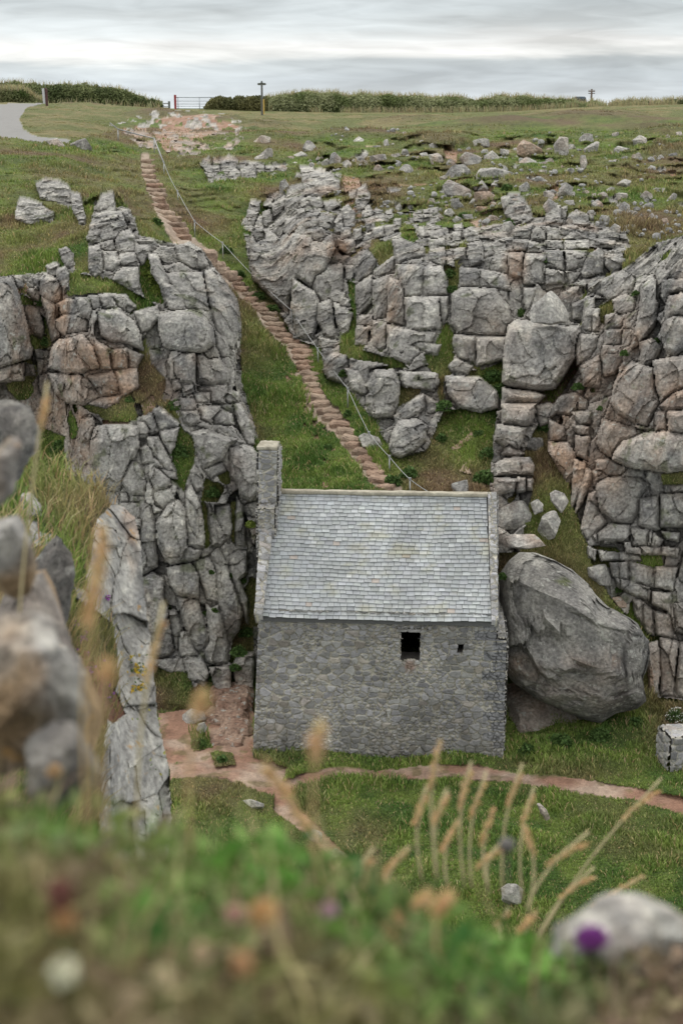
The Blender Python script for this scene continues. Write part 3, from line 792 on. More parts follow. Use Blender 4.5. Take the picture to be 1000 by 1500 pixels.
sub('mown_grass', qc == 4, M['turf'])
sub('bare_earth', (qc == 2) & (gr_ < 1035), M['soil'])
sub('footpath', (qc == 2) & (gr_ >= 1035), M['soil'])
sub('road', qc == 3, M['tar'])
# plateau beyond the crest, out to the horizon
tx = np.concatenate([np.linspace(-350, 1350, 60)]); rows = []
cr = np.stack([np.interp(tx, xs, PP[0, :, k]) for k in range(3)], -1)
for d, z in ((0, -.02), (12, -.25), (40, -1.0), (110, -1.6), (400, -2.2), (1500, -2.6), (6000, -3)):
    q = cr.copy(); w = min(1, d/60)
    q[:, 1] += d; q[:, 0] *= q[:, 1]/cr[:, 1]; q[:, 0] += np.linspace(-1, 1, 60)*d*.8; q[:, 2] = (cr[:, 2]+z)*(1-w)+w*(17.3+z*.6); rows.append(q)
A = np.stack(rows); r_, c_ = A.shape[:2]; v = np.arange(r_*c_).reshape(r_, c_)
fq = np.stack([v[:-1, :-1], v[:-1, 1:], v[1:, 1:], v[1:, :-1]], -1).reshape(-1, 4)
tag(mk('ground', A.reshape(-1, 3), fq, np.broadcast_to((.13, .15, .06), (r_*c_, 3)), M['turf'], smooth=True), kind='structure')
def gidx(px, py):
    px = np.asarray(px, float); py = np.asarray(py, float); c = crest(px)
    r = np.where(py < 200, 150+(py-c)*50/(200-c), py)
    j = np.clip(np.interp(px, xs, np.arange(len(xs))).round().astype(int), 0, nc-1); i = np.clip(np.interp(r, rs, np.arange(len(rs))).round().astype(int), 0, nr-1)
    return i, j
def G(px, py):
    i, j = gidx(px, py); return PP[i, j]
# ---------------------------------------------------------------- leaves and blades
def blades(base, h, w, lean, col, curve=.25):
    """one bent blade (5 vertices) per base point"""
    n = len(base); az = RNG.uniform(0, 2*math.pi, n); d = np.stack([np.cos(az), np.sin(az), np.zeros(n)], -1); s = np.stack([-d[:, 1], d[:, 0], np.zeros(n)], -1)
    up = np.array([0, 0, 1.]); h = np.asarray(h)[:, None]; w = np.asarray(w)[:, None]; l = np.asarray(lean)[:, None]
    # side vector faces mostly across the slope so that blades show their width
    s = s*.5+np.array([1., 0, 0])*np.sign(s[:, :1]+1e-9)*.7
    p0, p1 = base-s*w, base+s*w; mid = base+up*h*.6+d*h*l*.35; tip = base+up*h*(1-.15*l)+d*h*l
    V = np.stack([p0, p1, mid+s*w*.75, mid-s*w*.75, tip], 1).reshape(-1, 3); k = np.arange(n)[:, None]*5
    return V, [k+np.array([0, 1, 2, 3]), k+np.array([3, 2, 4])], np.repeat(col, 5, 0)
def leaves(c, size, col, flat=.5, asp=.45):
    n = len(c); a = RNG.normal(size=(n, 3)); a[:, 2] *= (1-flat); a /= np.linalg.norm(a, axis=1)[:, None]
    b = RNG.normal(size=(n, 3)); b -= a*(a*b).sum(1)[:, None]; b /= np.linalg.norm(b, axis=1)[:, None]; s = np.asarray(size).reshape(-1, 1)
    V = np.stack([c-a*s, c+b*s*asp, c+a*s, c-b*s*asp], 1).reshape(-1, 3); return V, np.arange(n)[:, None]*4+np.arange(4), np.repeat(col, 4, 0)
def tint(n, base, v=.25, hv=.12):
    k = 1+RNG.uniform(-v, v, (n, 1)); return np.clip(np.broadcast_to(base, (n, 3))*k*(1+RNG.uniform(-hv, hv, (n, 3))), 0, 1)
def grass_cover(name, n, want, x0, x1, y0, y1, hs, lab, cat, ws=1, prob=None):
    px = RNG.uniform(x0, x1, n); py = RNG.uniform(y0, y1, n); i, j = gidx(px, py); ok = (np.isin(cls[i, j], want) | ((cls[i, j] == 2) & (pd[i, j] > 2) & (RNG.random(n) < .4) & (0 in want) & (py < 1030)))
    if prob is not None: ok &= RNG.random(n) < prob(px, py)
    i, j, px = i[ok], j[ok], px[ok]; m = len(i); P = PP[i, j].copy(); Y = P[:, 1]
    P[:, 0] += RNG.uniform(-.8, .8, m)*Y/F*1.5; P[:, 2] -= .02; kp = pd[i, j] > RNG.uniform(-9, 0, m); i, j, P, Y = i[kp], j[kp], P[kp], Y[kp]; m = len(i)
    long = np.clip(.55+1.2*fbm(P/1.1, 2, 91), .35, 1.5); h = hs*long*RNG.uniform(.5, 1.3, m)*np.where(Y > 58, .62, 1); w = RNG.uniform(.009, .019, m)*(Y/50)**.6*ws
    c = grassc(green[i, j], n1[i, j], n2[i, j], cls[i, j] == 4); c = mixc(c, (.19, .135, .085), BR[i, j]*.8); c = c*(1+RNG.uniform(-.35, .5, (m, 1))); h = h*(1+.6*BR[i, j]); s = RNG.random(m) < .10; c[s] = tint(s.sum(), (.42, .34, .17))
    V, Fs, C = blades(P, h, w, RNG.uniform(.2, .9, m), np.clip(c*1.05, 0, .9)); o = mk(name, V, Fs, C, M['leaf']); return tag(o, lab, cat, kind='stuff')
# ---------------------------------------------------------------- the chapel
def v2(u, z, su, sz, s):
    """squarish stone cells on a wall plane: edge distance (m), id"""
    row = z/sz; q = np.stack([u/su+.37*np.sin(np.floor(row*.5)*5.1), row, np.zeros_like(u)+.5], -1)
    sh = q.shape[:-1]; P = q.reshape(-1, 3); i = np.floor(P[:, :2]).astype(np.int64); d1 = np.full(len(P), 9.); d2 = d1.copy(); ih = np.zeros(len(P)); zz = np.zeros(len(P), np.int64)
    for dx in (-1, 0, 1):
        for dy in (-1, 0, 1):
            a, b = i[:, 0]+dx, i[:, 1]+dy; cx = a+.5+.8*(_h(a, b, zz, s)-.5); cy = b+.5+.55*(_h(a, b, zz, s+1)-.5); wt = .22*(_h(a, b, zz, s+2)-.5)
            d = (np.abs((P[:, 0]-cx)*su/sz*.8)**3+np.abs(P[:, 1]-cy)**3)**(1/3)-wt; m = d < d1
            d2 = np.where(m, d1, np.minimum(d2, d)); d1 = np.where(m, d, d1); ih = np.where(m, _h(a, b, zz, s+5), ih)
    return ((d2-d1)*sz).reshape(sh), ih.reshape(sh)
def rubble(u, z, s=0, big=1.):
    """relief (m) and colour of rubble masonry at wall coordinates"""
    X = np.stack([u, z, np.full_like(u, s*3.7)], -1); wu = u+.05*fbm(X*4, 3, 201); wz = z+.035*fbm(X*4, 3, 202)
    e1, a1 = v2(wu, wz, .30*big, .17*big, 210+s); e2, a2 = v2(wu, wz, .17*big, .095*big, 230+s); mixm = fbm(X*1.5, 2, 240) > .08
    e = np.where(mixm, e2, e1); a = np.where(mixm, a2, a1); n = fbm(X*9, 3, 203)
    m = sm(.014, .032, e+.016*n); h = m*(.032+.045*fr(a, 2))+.008*n+.006*fbm(X*30, 2, 204)
    g = .145+.15*fr(a, 1); c = np.stack([g, g*1.0, g*(.98+.10*fr(a, 3))], -1); w = fr(a, 4) > .9; c[w] = c[w]*np.array([1.12, 1.04, .94])
    mort = mixc((.33, .315, .275), (.46, .445, .39), np.clip(.5+n, 0, 1)); c = mort*(1-m[..., None])+c*m[..., None]
    st = fbm(X*.8, 3, 205)[..., None]; c = c*(1+.3*st)*np.array([1.23, 1.21, 1.16])
    return h, c
def patch(O, U, V, Nn, u0, u1, v0, v1, step, s=0, cut=None, wu=None, wob=0, big=1.):
    """rubble-faced rectangle O+U*u+V*v, relief along Nn; wu(v) -> (u0,u1) lets the sides lean"""
    nu = max(3, int((u1-u0)/step)+1); nv = max(3, int((v1-v0)/step)+1); a = np.linspace(0, 1, nu); b = np.linspace(v0, v1, nv); A, B = np.meshgrid(a, b)
    l, r = (np.full_like(B, u0), np.full_like(B, u1)) if wu is None else wu(B)
    Uc = l+(r-l)*A; h, c = rubble(Uc+s*11.3, B, s, big)
    P = np.asarray(O)+Uc[..., None]*np.asarray(U)+B[..., None]*np.asarray(V)+h[..., None]*np.asarray(Nn)
    v = np.arange(nu*nv).reshape(nv, nu); q = np.stack([v[:-1, :-1], v[:-1, 1:], v[1:, 1:], v[1:, :-1]], -1)
    keep = np.ones(q.shape[:2], bool)
    if cut is not None:
        uc = (Uc[:-1, :-1]+Uc[1:, 1:])/2; bc = (B[:-1, :-1]+B[1:, 1:])/2
        for f in cut: keep &= ~f(uc, bc)
    return P.reshape(-1, 3), q[keep].reshape(-1, 4), c.reshape(-1, 3)
def stonebox(x0, x1, y0, y1, z0, z1, step=.02, s=0, big=.8, faces='frlt'):
    """block of rubble masonry with relief on its faces"""
    out = []
    if 'f' in faces: out.append(patch((x0, y0, 0), (1, 0, 0), (0, 0, 1), (0, -1, 0), 0, x1-x0, z0, z1, step, s, big=big))
    if 'b' in faces: out.append(patch((x1, y1, 0), (-1, 0, 0), (0, 0, 1), (0, 1, 0), 0, x1-x0, z0, z1, step*2, s+1, big=big))
    if 'r' in faces: out.append(patch((x1, y0, 0), (0, 1, 0), (0, 0, 1), (1, 0, 0), 0, y1-y0, z0, z1, step, s+2, big=big))
    if 'l' in faces: out.append(patch((x0, y1, 0), (0, -1, 0), (0, 0, 1), (-1, 0, 0), 0, y1-y0, z0, z1, step, s+3, big=big))
    if 't' in faces: out.append(patch((x0, y0, z1), (1, 0, 0), (0, 1, 0), (0, 0, 1), 0, x1-x0, 0, y1-y0, step, s+4, big=big))
    return join(out)
AN = math.radians(-3.6); CO = (.98, 36.85, 0)
ch = tag(empty('chapel', CO, AN), 'small grey stone chapel with a slate roof wedged between the cliffs', 'chapel')
EZ, RZ, RV = 4.18, 6.95, 2.62                # eaves, ridge height, ridge distance behind the front
def front_sides(B):
    t = np.clip(B/4.2, -.2, 1); l = -3.50+.24*t; r = np.where(B < 3.52+.02*np.sin(9*B), 3.57-.02*t, 3.27); return l, r
WIN = (.66, 1.19, 2.84, 3.74); HOL = (2.20, 2.36, 3.13, 3.39)
def inwin(u, z): n = .010*np.sin(z*23)+.005*np.sin(z*71); return (u > WIN[0]+n) & (u < WIN[1]+n) & (z > WIN[2]+.07*(1-((u-.92)/.27)**2)) & (z < WIN[3])
def inhol(u, z): return (u > HOL[0]+(z-3.1)*.12) & (u < HOL[1]+(z-3.1)*.12) & (z > HOL[2]+.01) & (z < HOL[3])
V, Q, C = patch((0, 0, 0), (1, 0, 0), (0, -.03, 1), (0, -1, 0), -3.5, 3.5, -1.0, EZ+.12, .0155, 1, [inwin, inhol], front_sides)
V[:, 1] -= np.clip((2.2-V[:, 2])/2.2, 0, 1.4)*.14-.13
# dressed corner stones at the right end, alternately long and short
qz = np.floor((V[:, 2]+.1)/.30); ql = np.where(qz % 2 == 0, .62, .34)+.12*(_h(qz.astype(int), qz.astype(int), qz.astype(int), 9)-.5); re_ = np.where(V[:, 2] < 3.52, 3.56, 3.27); qe = np.minimum(np.minimum(V[:, 0]-(re_-ql), 9), np.minimum((V[:, 2]+.1)-qz*.30, (qz+1)*.30-(V[:, 2]+.1))); inq = (V[:, 0] > re_-ql) & (V[:, 2] > .3); qm = (sm(.008, .022, qe+.006*fbm(V*14, 2, 265))*inq)[:, None]
qc_ = (.185+.07*_h(qz.astype(int), qz.astype(int)+1, qz.astype(int), 3))[:, None]*np.array([1, 1, 1.03])*(1+.3*fbm(V*5, 3, 266))[:, None]; C = C*(1-qm)+qc_*qm; mo = inq & (qm[:, 0] < .3); C[mo] = (.36, .34, .28)
# stains: pale lime runs low down, reddish earth beneath the window, damp foot
X3 = V*np.array([1, 0, 1]); st = np.clip(fbm(X3*np.array([2.2, 1, 1.1]), 4, 260)*2.2-.35, 0, 1)*np.clip((1.9-V[:, 2])/1.2, 0, 1)
C = mixc(C, (.20, .19, .165), np.clip((1.2-V[:, 2])*.55, 0, .45)*np.clip(.6+fbm(X3*1.3, 3, 262), 0, 1)); C = mixc(C, (.10, .095, .085), np.clip(fbm(X3*np.array([1.6, 1, .7])+5, 3, 261)*3-.7, 0, .7)*np.clip((1.6-V[:, 2])/1., 0, 1))
wl = np.clip(1-np.hypot((V[:, 0]+1.55+.12*np.sin(V[:, 2]*9))/.10, (V[:, 2]-1.15)/.55), 0, 1)+np.clip(1-np.hypot((V[:, 0]+1.35)/.14, (V[:, 2]-.55)/.5), 0, 1)
C = mixc(C, (.60, .58, .52), np.clip(wl*1.8*(.5+fbm(X3*9, 3, 263)), 0, .85)); red = np.clip(1.1-np.hypot((V[:, 0]-.92)/.24, (V[:, 2]-2.68)/.22), 0, 1); C = mixc(C, (.27, .17, .13), np.clip(red*1.6*(.5+fbm(X3*7, 2, 264)), 0, .7))
mk('wall', V, Q, C, M['stone'], ch, True)
# end walls, back wall
def gable(x, sgn, s):
    parts = []
    parts.append(patch((x, 0, 0), (0, sgn, 0), (0, 0, 1), (sgn, 0, 0), 0 if sgn > 0 else -5.2, 5.2 if sgn > 0 else 0, -1, EZ, .04, s))
    P, q, c = patch((x, 0, 0), (0, sgn, 0), (0, 0, 1), (sgn, 0, 0), 0 if sgn > 0 else -5.2, 5.2 if sgn > 0 else 0, EZ, RZ, .04, s)
    t = (P[:, 2]-EZ)/(RZ-EZ); P[:, 1] = RV+(P[:, 1]-RV)*(1-t*.96); parts.append((P, q, c)); return join(parts)
V, Q, C = gable(3.27, 1, 3); mk('gable_wall', V, Q, C, M['stone'], ch, True)
V, Q, C = gable(-3.27, -1, 4); mk('gable_wall', V, Q, C, M['stone'], ch, True)
V, Q, C = patch((3.27, 5.2, 0), (-1, 0, 0), (0, 0, 1), (0, 1, 0), 0, 6.54, -1, EZ, .05, 5); mk('wall', V, Q, C, M['stone'], ch, True)
b1 = stonebox(3.2, 3.56, .12, 5.2, -1, 3.52, .03, 6, faces='rt'); mk('buttress', b1[0], b1[1], b1[2], M['stone'], ch, True)
# openings: deep stone reveals into the dark interior
def reveal(name, x0, x1, z0, z1, depth):
    y0 = .02; V = np.array([[x0, y0, z0], [x1, y0, z0], [x1, y0, z1], [x0, y0, z1], [x0, depth, z0], [x1, depth, z0], [x1, depth, z1], [x0, depth, z1]], float)
    return mk(name, V, [[0, 4, 5, 1], [1, 5, 6, 2], [2, 6, 7, 3], [3, 7, 4, 0]], np.broadcast_to((.12, .11, .10), (8, 3)), M['stone'], ch)
reveal('window', WIN[0]-.03, WIN[1]+.04, WIN[2]-.01, WIN[3]+.01, .75); reveal('putlog_hole', HOL[0]-.01, HOL[1]+.04, HOL[2], HOL[3]+.005, .6)
lt = stonebox(WIN[0]-.12, WIN[1]+.16, -.035, .1, WIN[3]+.005, WIN[3]+.075, .02, 8, 1.5, 'frlt'); mk('lintel', lt[0]-np.array([0, .03, 0]), lt[1], lt[2]*.0+np.array([.24, .235, .225]), M['stone'], ch, True)
# roof: slab beneath, individually laid slates above
nv_ = np.array([0, -(RZ-EZ), RV+.16]); nv_ = nv_/np.linalg.norm(nv_); E0 = np.array([0, -.16, EZ-.06]); SL = np.array([0, RV+.16, RZ-EZ+.06]); LEN = np.linalg.norm(SL); SD = SL/LEN
pts = np.array([[-3.2, -.10, EZ-.10], [3.2, -.10, EZ-.10], [3.2, RV, RZ-.08], [-3.2, RV, RZ-.08], [-3.2, 5.3, EZ-.1], [3.2, 5.3, EZ-.1]])
roof = mk('roof', np.concatenate([pts, pts-np.array([0, 0, .12])]), [np.array([[0, 1, 2, 3], [3, 2, 5, 4], [6, 9, 8, 7], [9, 10, 11, 8], [0, 6, 7, 1], [4, 5, 11, 10]])], np.broadcast_to((.1, .1, .1), (12, 3)), M['slate'], ch)
Vs, Cs = [], []; NR = 31; rh = LEN/NR; rr = random.Random(5)
for k in range(NR):
    d0 = k*rh; t = k/NR; xl = -3.16+t*.16; xr = 3.12-t*.12
    if k < 1: xr += .05
    x = xl-(.11 if k % 2 else 0)-rr.uniform(0, .04)
    while x < xr-.02:
        w = rr.uniform(.165, .235); x1 = min(x+w, xr); x0 = max(x, xl); x += w
        if x1-x0 < .03: continue
        th = .018+rr.uniform(0, .006); lift = .034+rr.uniform(0, .010); g0 = .010; sg = rr.uniform(-.006, .006); j = rr.uniform(-.014, .014); ct = rr.uniform(.31, .385)
        if rr.random() < .10: ct = rr.uniform(.40, .46)
        if rr.random() < .10: ct = rr.uniform(.26, .31)
        a = E0+SD*(d0+j-.012); b = E0+SD*(d0+rh+.03)
        for (xx, base, off) in ((x0+g0/2, a, lift+sg), (x1-g0/2, a, lift-sg), (x1-g0/2, b, .004), (x0+g0/2, b, .004)):
            Vs.append(base+np.array([xx, 0, 0])+nv_*off)
        for (xx, base, off) in ((x0+g0/2, a, lift+sg-th), (x1-g0/2, a, lift-sg-th), (x1-g0/2, b, -.006), (x0+g0/2, b, -.006)):
            Vs.append(base+np.array([xx, 0, 0])+nv_*off)
        cc = (ct*.97, ct*rr.uniform(1.0, 1.03), ct*rr.uniform(.99, 1.05)) if rr.random() > .012 else (ct, ct*.88, ct*.78)
        Cs += [cc]*8
n = len(Vs)//8; k8 = np.arange(n)[:, None]*8
Q = np.concatenate([k8+np.array([0, 1, 2, 3]), k8+np.array([4, 5, 1, 0]), k8+np.array([5, 6, 2, 1]), k8+np.array([7, 4, 0, 3])])
Vs = np.array(Vs); Vs[:, 2] -= .035*(1-(Vs[:, 0]/3.3)**2)+.010*np.sin(Vs[:, 0]*2.3+Vs[:, 1]*3); Cs = np.array(Cs)*(1+.28*fbm(Vs*np.array([1.4, .7, .7]), 4, 280))[:, None]; Cs = mixc(Cs, (.36, .34, .20), np.clip(fbm(Vs*2.3, 3, 281)*2.4-.75, 0, .4))
mk('slates', Vs, Q, Cs, M['slate'], roof)
def capc(V, s=0): a = fbm(V*5, 3, 270+s); return mixc((.30, .27, .21), (.42, .39, .31), np.clip(.5+a*1.4, 0, 1))
def roughbox(x0, x1, y0, y1, z0, z1, n, amp, s):
    bm = bmesh.new(); bmesh.ops.create_cube(bm, size=1)
    for v in bm.verts: v.co = Vector(((x0+x1)/2+v.co.x*(x1-x0), (y0+y1)/2+v.co.y*(y1-y0), (z0+z1)/2+v.co.z*(z1-z0)))
    bmesh.ops.bevel(bm, geom=bm.edges[:], offset=min(x1-x0, y1-y0, z1-z0)*.18, segments=1, affect='EDGES')
    L = max(x1-x0, y1-y0, z1-z0)/n
    for _ in range(5):
        es = [e for e in bm.edges if e.calc_length() > L*1.5]
        if not es: break
        bmesh.ops.subdivide_edges(bm, edges=es, cuts=1, use_grid_fill=True)
    bmesh.ops.triangulate(bm, faces=bm.faces[:]); bm.verts.index_update()
    V = np.array([v.co for v in bm.verts]); Fq = np.array([[v.index for v in f.verts] for f in bm.faces]); bm.free()
    V = V+amp*np.stack([fbm(V*6+k*9, 3, s+k) for k in range(3)], -1)*1.6; return V, Fq
V, Q = roughbox(-3.02, 3.30, RV-.10, RV+.12, RZ-.05, RZ+.06, 120, .015, 300); mk('ridge_cap', V, Q, capc(V), M['stone'], roof, True)
# sloping gable copings
def coping(name, x0a, x0b, x1a, x1b, lift, s):
    nu, nv = 26, 220; a, b = np.meshgrid(np.linspace(0, 1, nu), np.linspace(0, 1, nv)); l = x0a+(x0b-x0a)*b; r = x1a+(x1b-x1a)*b; uu = l+(r-l)*a
    h, c = rubble(uu*1.+s, b*LEN, s, 1.1); base = E0+SD*(b*(LEN+.02)-.02)[..., None] if False else E0+(b*(LEN+.04)-.04)[..., None]*SD
    T = base+np.stack([uu, 0*uu, 0*uu], -1)+nv_*(lift+h*1.3+.03*np.sin(b*21+s)*.5)[..., None]; nn = nu*nv; Bt = base+np.stack([uu, 0*uu, 0*uu], -1)-nv_*.35
    v = np.arange(nn).reshape(nv, nu); q = [np.stack([v[:-1, :-1], v[:-1, 1:], v[1:, 1:], v[1:, :-1]], -1).reshape(-1, 4)]
    for e in (0, nu-1):
        A_ = v[:, e]; qq = np.stack([A_[:-1], A_[1:], A_[1:]+nn, A_[:-1]+nn], -1); q.append(qq if e == 0 else qq[:, ::-1])
    q.append(np.stack([v[0, 1:], v[0, :-1], v[0, :-1]+nn, v[0, 1:]+nn], -1)); q.append(np.stack([v[-1, :-1], v[-1, 1:], v[-1, 1:]+nn, v[-1, :-1]+nn], -1))
    c = np.maximum(c, .0)*1.25; return mk(name, np.concatenate([T.reshape(-1, 3), Bt.reshape(-1, 3)]), np.concatenate(q), np.concatenate([c.reshape(-1, 3)]*2), M['stone'], ch, True)
coping('gable_coping', -3.36, -3.40, -3.14, -2.99, .12, 1)
coping('gable_coping', 3.12, 3.04, 3.30, 3.28, .10, 2)
bc = stonebox(-3.47, -2.95, RV-.62, RV+.12, 5.1, 8.32, .016, 12, .95, 'frltb'); bv = bc[0].copy(); bv[:, 0] += np.clip(bv[:, 2]-6.8, 0, 2)*.02; bel = mk('bellcote', bv, bc[1], bc[2]*1.15, M['stone'], ch, True)
pb = stonebox(-3.42, -3.02, .9, RV-.6, 4.6, 6.15, .02, 13, .95, 'frlt')
# stepped shoulder in front of the bellcote
for k, (ya, yb, zt) in enumerate(((1.55, 2.02, 6.72),)):
    sb = stonebox(-3.44, -2.97, ya, yb, 4.9, zt, .02, 20+k, .95, 'frlt'); mk('shoulder', sb[0], sb[1], sb[2]*1.1, M['stone'], ch, True)
V, Q = roughbox(-3.50, -2.92, RV-.66, RV+.15, 8.30, 8.42, 30, .02, 320); mk('capstone', V, Q, capc(V, 3)*.9, M['stone'], bel, True)
# ---------------------------------------------------------------- boulders
def ico(n):
    bm = bmesh.new(); bmesh.ops.create_icosphere(bm, subdivisions=n, radius=1); bm.verts.index_update()
    V = np.array([v.co for v in bm.verts]); Fq = np.array([[v.index for v in f.verts] for f in bm.faces]); bm.free(); return V, Fq
ICO = {n: ico(n) for n in (2, 3, 4, 5, 6)}
def boulder(poly, Yc, thick=.8, n=4, seed=0, facets=7, amp=.06, box=.55, front=False):
    """stone whose front outline is poly (pixels) at distance Yc; rounded and faceted all round"""
    S, Fq = ICO[n]; r = random.Random(seed*13+1); c = poly.mean(0); m = Yc/F*.97
    q = (poly-c)*np.array([1, -1])*m; th = np.arctan2(q[:, 1], q[:, 0]); o = np.argsort(th)
    R = max(.05, float(np.hypot(q[:, 0], q[:, 1]).mean())); a = np.arctan2(S[:, 1], S[:, 0])
    rad = np.zeros(len(S)); dirs = np.stack([np.cos(a), np.sin(a)], -1)
    for k in range(len(q)):                                  # ray from the centroid to the outline
        p0, p1 = q[k], q[(k+1) % len(q)]; e = p1-p0; den = dirs[:, 0]*e[1]-dirs[:, 1]*e[0]; den = np.where(abs(den) < 1e-9, 1e-9, den)
        t = (p0[0]*e[1]-p0[1]*e[0])/den; s = (p0[0]*dirs[:, 1]-p0[1]*dirs[:, 0])/den; ok = (t > 0) & (s >= -.001) & (s <= 1.001); rad = np.where(ok, np.maximum(rad, t), rad)
    rad = np.where(rad == 0, R*.8, rad); rho = np.hypot(S[:, 0], S[:, 1]); rb = np.clip(rho, 0, 1)**box
    z = np.sign(S[:, 2])*np.clip(1-rb**3.2, 0, 1)**(1/2.2)*R*thick
    P = np.stack([dirs[:, 0]*rad*rb, dirs[:, 1]*rad*rb, z], -1)
    for _ in range(facets):
        nn = np.array([r.gauss(0, .7), r.gauss(.25, .6), abs(r.gauss(.8, .5))]); nn = nn*np.array([.55, .5, 1.])+np.array([0, 0, .6]) if front else nn; nn /= np.linalg.norm(nn); d = P@nn; lim = np.quantile(d, r.uniform(.74, .93)); P = P-np.clip(d-lim, 0, None)[:, None]*nn*.94
    W = P/R; P = P+S*(amp*R*fbm(W*1.5+seed*3.1, 5, 400)+.25*amp*R*fbm(W*7+seed, 3, 410))[:, None]
    rt, up, fw = np.array([1, 0, 0.]), np.array([0, SP, CP]), np.array([0, -CP, SP])
    return at(c[0], c[1], Yc), P[:, :1]*rt+P[:, 1:2]*up+P[:, 2:]*fw, Fq
def blab(v): return v
LM = [('the signpost', 383, 160), ('the metal gate', 275, 155), ('the top of the steps', 215, 235), ('the curved tarmac path', 60, 195), ('the tall upright boulder', 825, 212), ('the leaning slab', 735, 256),
 ('the stacked brown boulder', 715, 290), ('the round cracked boulder', 670, 250), ('the tilted brown boulder', 775, 217), ('the lone squarish boulder', 595, 250), ('the pointed boulder', 455, 214), ('the jagged grey outcrop', 335, 250),
 ('the middle stone steps', 400, 470), ('the lower stone steps', 480, 610), ('the bellcote', 393, 690), ('the roof ridge', 565, 715), ('the right gable', 725, 800), ('the giant boulder', 840, 930), ('the left foot of the chapel', 372, 1090),
 ('the chapel window', 600, 950), ('the perched boulder', 805, 447), ('the tall rock pillar', 775, 560), ('the overhanging right cliff', 930, 650), ('the top of the right cliff', 960, 350), ('the left cliff top', 160, 330), ('the square central block', 617, 460), ('the great smooth rock face', 430, 380),
 ('the dark left recess', 60, 490), ('the barrel shaped block', 170, 665), ('the long leaning slabs', 280, 850), ('the path fork', 420, 1150), ('the widest top right boulder', 935, 207), ('the parked vehicles', 870, 150), ('the top of the central cliff', 700, 345), ('the red earth scar', 260, 195)]
DIRS = ['right of', 'above and right of', 'above', 'above and left of', 'left of', 'below and left of', 'below', 'below and right of']
ORD = ['nearest', 'second nearest', 'third nearest', 'fourth nearest', 'fifth nearest', 'sixth nearest', 'seventh nearest', 'eighth nearest', 'ninth nearest', 'tenth nearest', 'eleventh nearest', 'twelfth nearest', 'thirteenth nearest', 'fourteenth nearest', 'fifteenth nearest', 'sixteenth nearest']
def name_all(items, noun):
    """items: (object, px, py, adjective); writes one label each: look, side of a landmark, rank among its look-alikes there"""
    b = {}
    for it in items:
        o, x, y, adj = it; l = min(LM, key=lambda l: (l[1]-x)**2+(l[2]-y)**2); a = int(round(math.degrees(math.atan2(l[2]-y, x-l[1]))/45)) % 8
        b.setdefault((adj, DIRS[a], l[0]), []).append((math.hypot(l[1]-x, l[2]-y), o))
    for (adj, d, l), v in b.items():
        v.sort(key=lambda t: t[0])
        for k, (_, o) in enumerate(v): o['label'] = f'{adj} {noun} {d} {l}' if len(v) == 1 else f'{adj} {noun} {d} {l}, {ORD[k]}'
auto = []
for n, ln in enumerate(BO.strip().split('\n')):
    lab, co = ln.split(':'); pg = parse(co); cx, cy = pg.mean(0); yb = pg[:, 1].max(); w = np.ptp(pg[:, 0]); h = np.ptp(pg[:, 1]); g = G(cx, yb-1); Yc = float(g[1]); size = math.sqrt(w*h)*Yc/F
    big = size > 1.2; th = .75
    if 'perched' in lab: Yc = 47.0; th = .8
    if 'slab lying' in lab: Yc = 38.5
    if cy < 420: pg = (pg-pg.mean(0))*1.24+pg.mean(0)
    if 'flat boulder lying' in lab: Yc = 40.6
    if cy > 700 and cx > 720 and cy < 800 and 'flat' not in lab: Yc -= .3
    o_, P, Fq = boulder(pg, Yc+(.25*size if 'perched' not in lab else 0), th, 5 if big else (4 if size > .5 else 3), n+1, 5 if not big else 9, .07)
    if cy < 420: o_ = o_-np.array([0, 0, .12*size])
    W = P+o_; wm = np.clip(blobs(WM, np.full(len(P), cx), np.full(len(P), cy))*.8+.8*np.clip(fbm(W, 2, 420)-.1, 0, 1), 0, 1); r = random.Random(n)
    if 'brown' in lab or 'earth' in lab: wm = np.clip(wm+.7, 0, 1)
    C = rock_colour(W, wm, np.full(len(P), r.uniform(.95, 1.22)))
    o = mk('boulder', P, Fq, C, M['rock'], origin=None); o.location = o_; ob = tag(o, lab or None, 'boulder', 'loose boulders on the slopes' if (cy < 700) else None)
    if not lab:
        adj = ('large ' if size > 1.3 else 'small ' if size < .55 else '')+('upright ' if h > 1.25*w else 'flat ' if w > 1.9*h else 'wide ' if w > 1.35*h else 'squat ')+('brownish' if wm.mean() > .45 else 'grey')
        auto.append((o, cx, cy, adj))
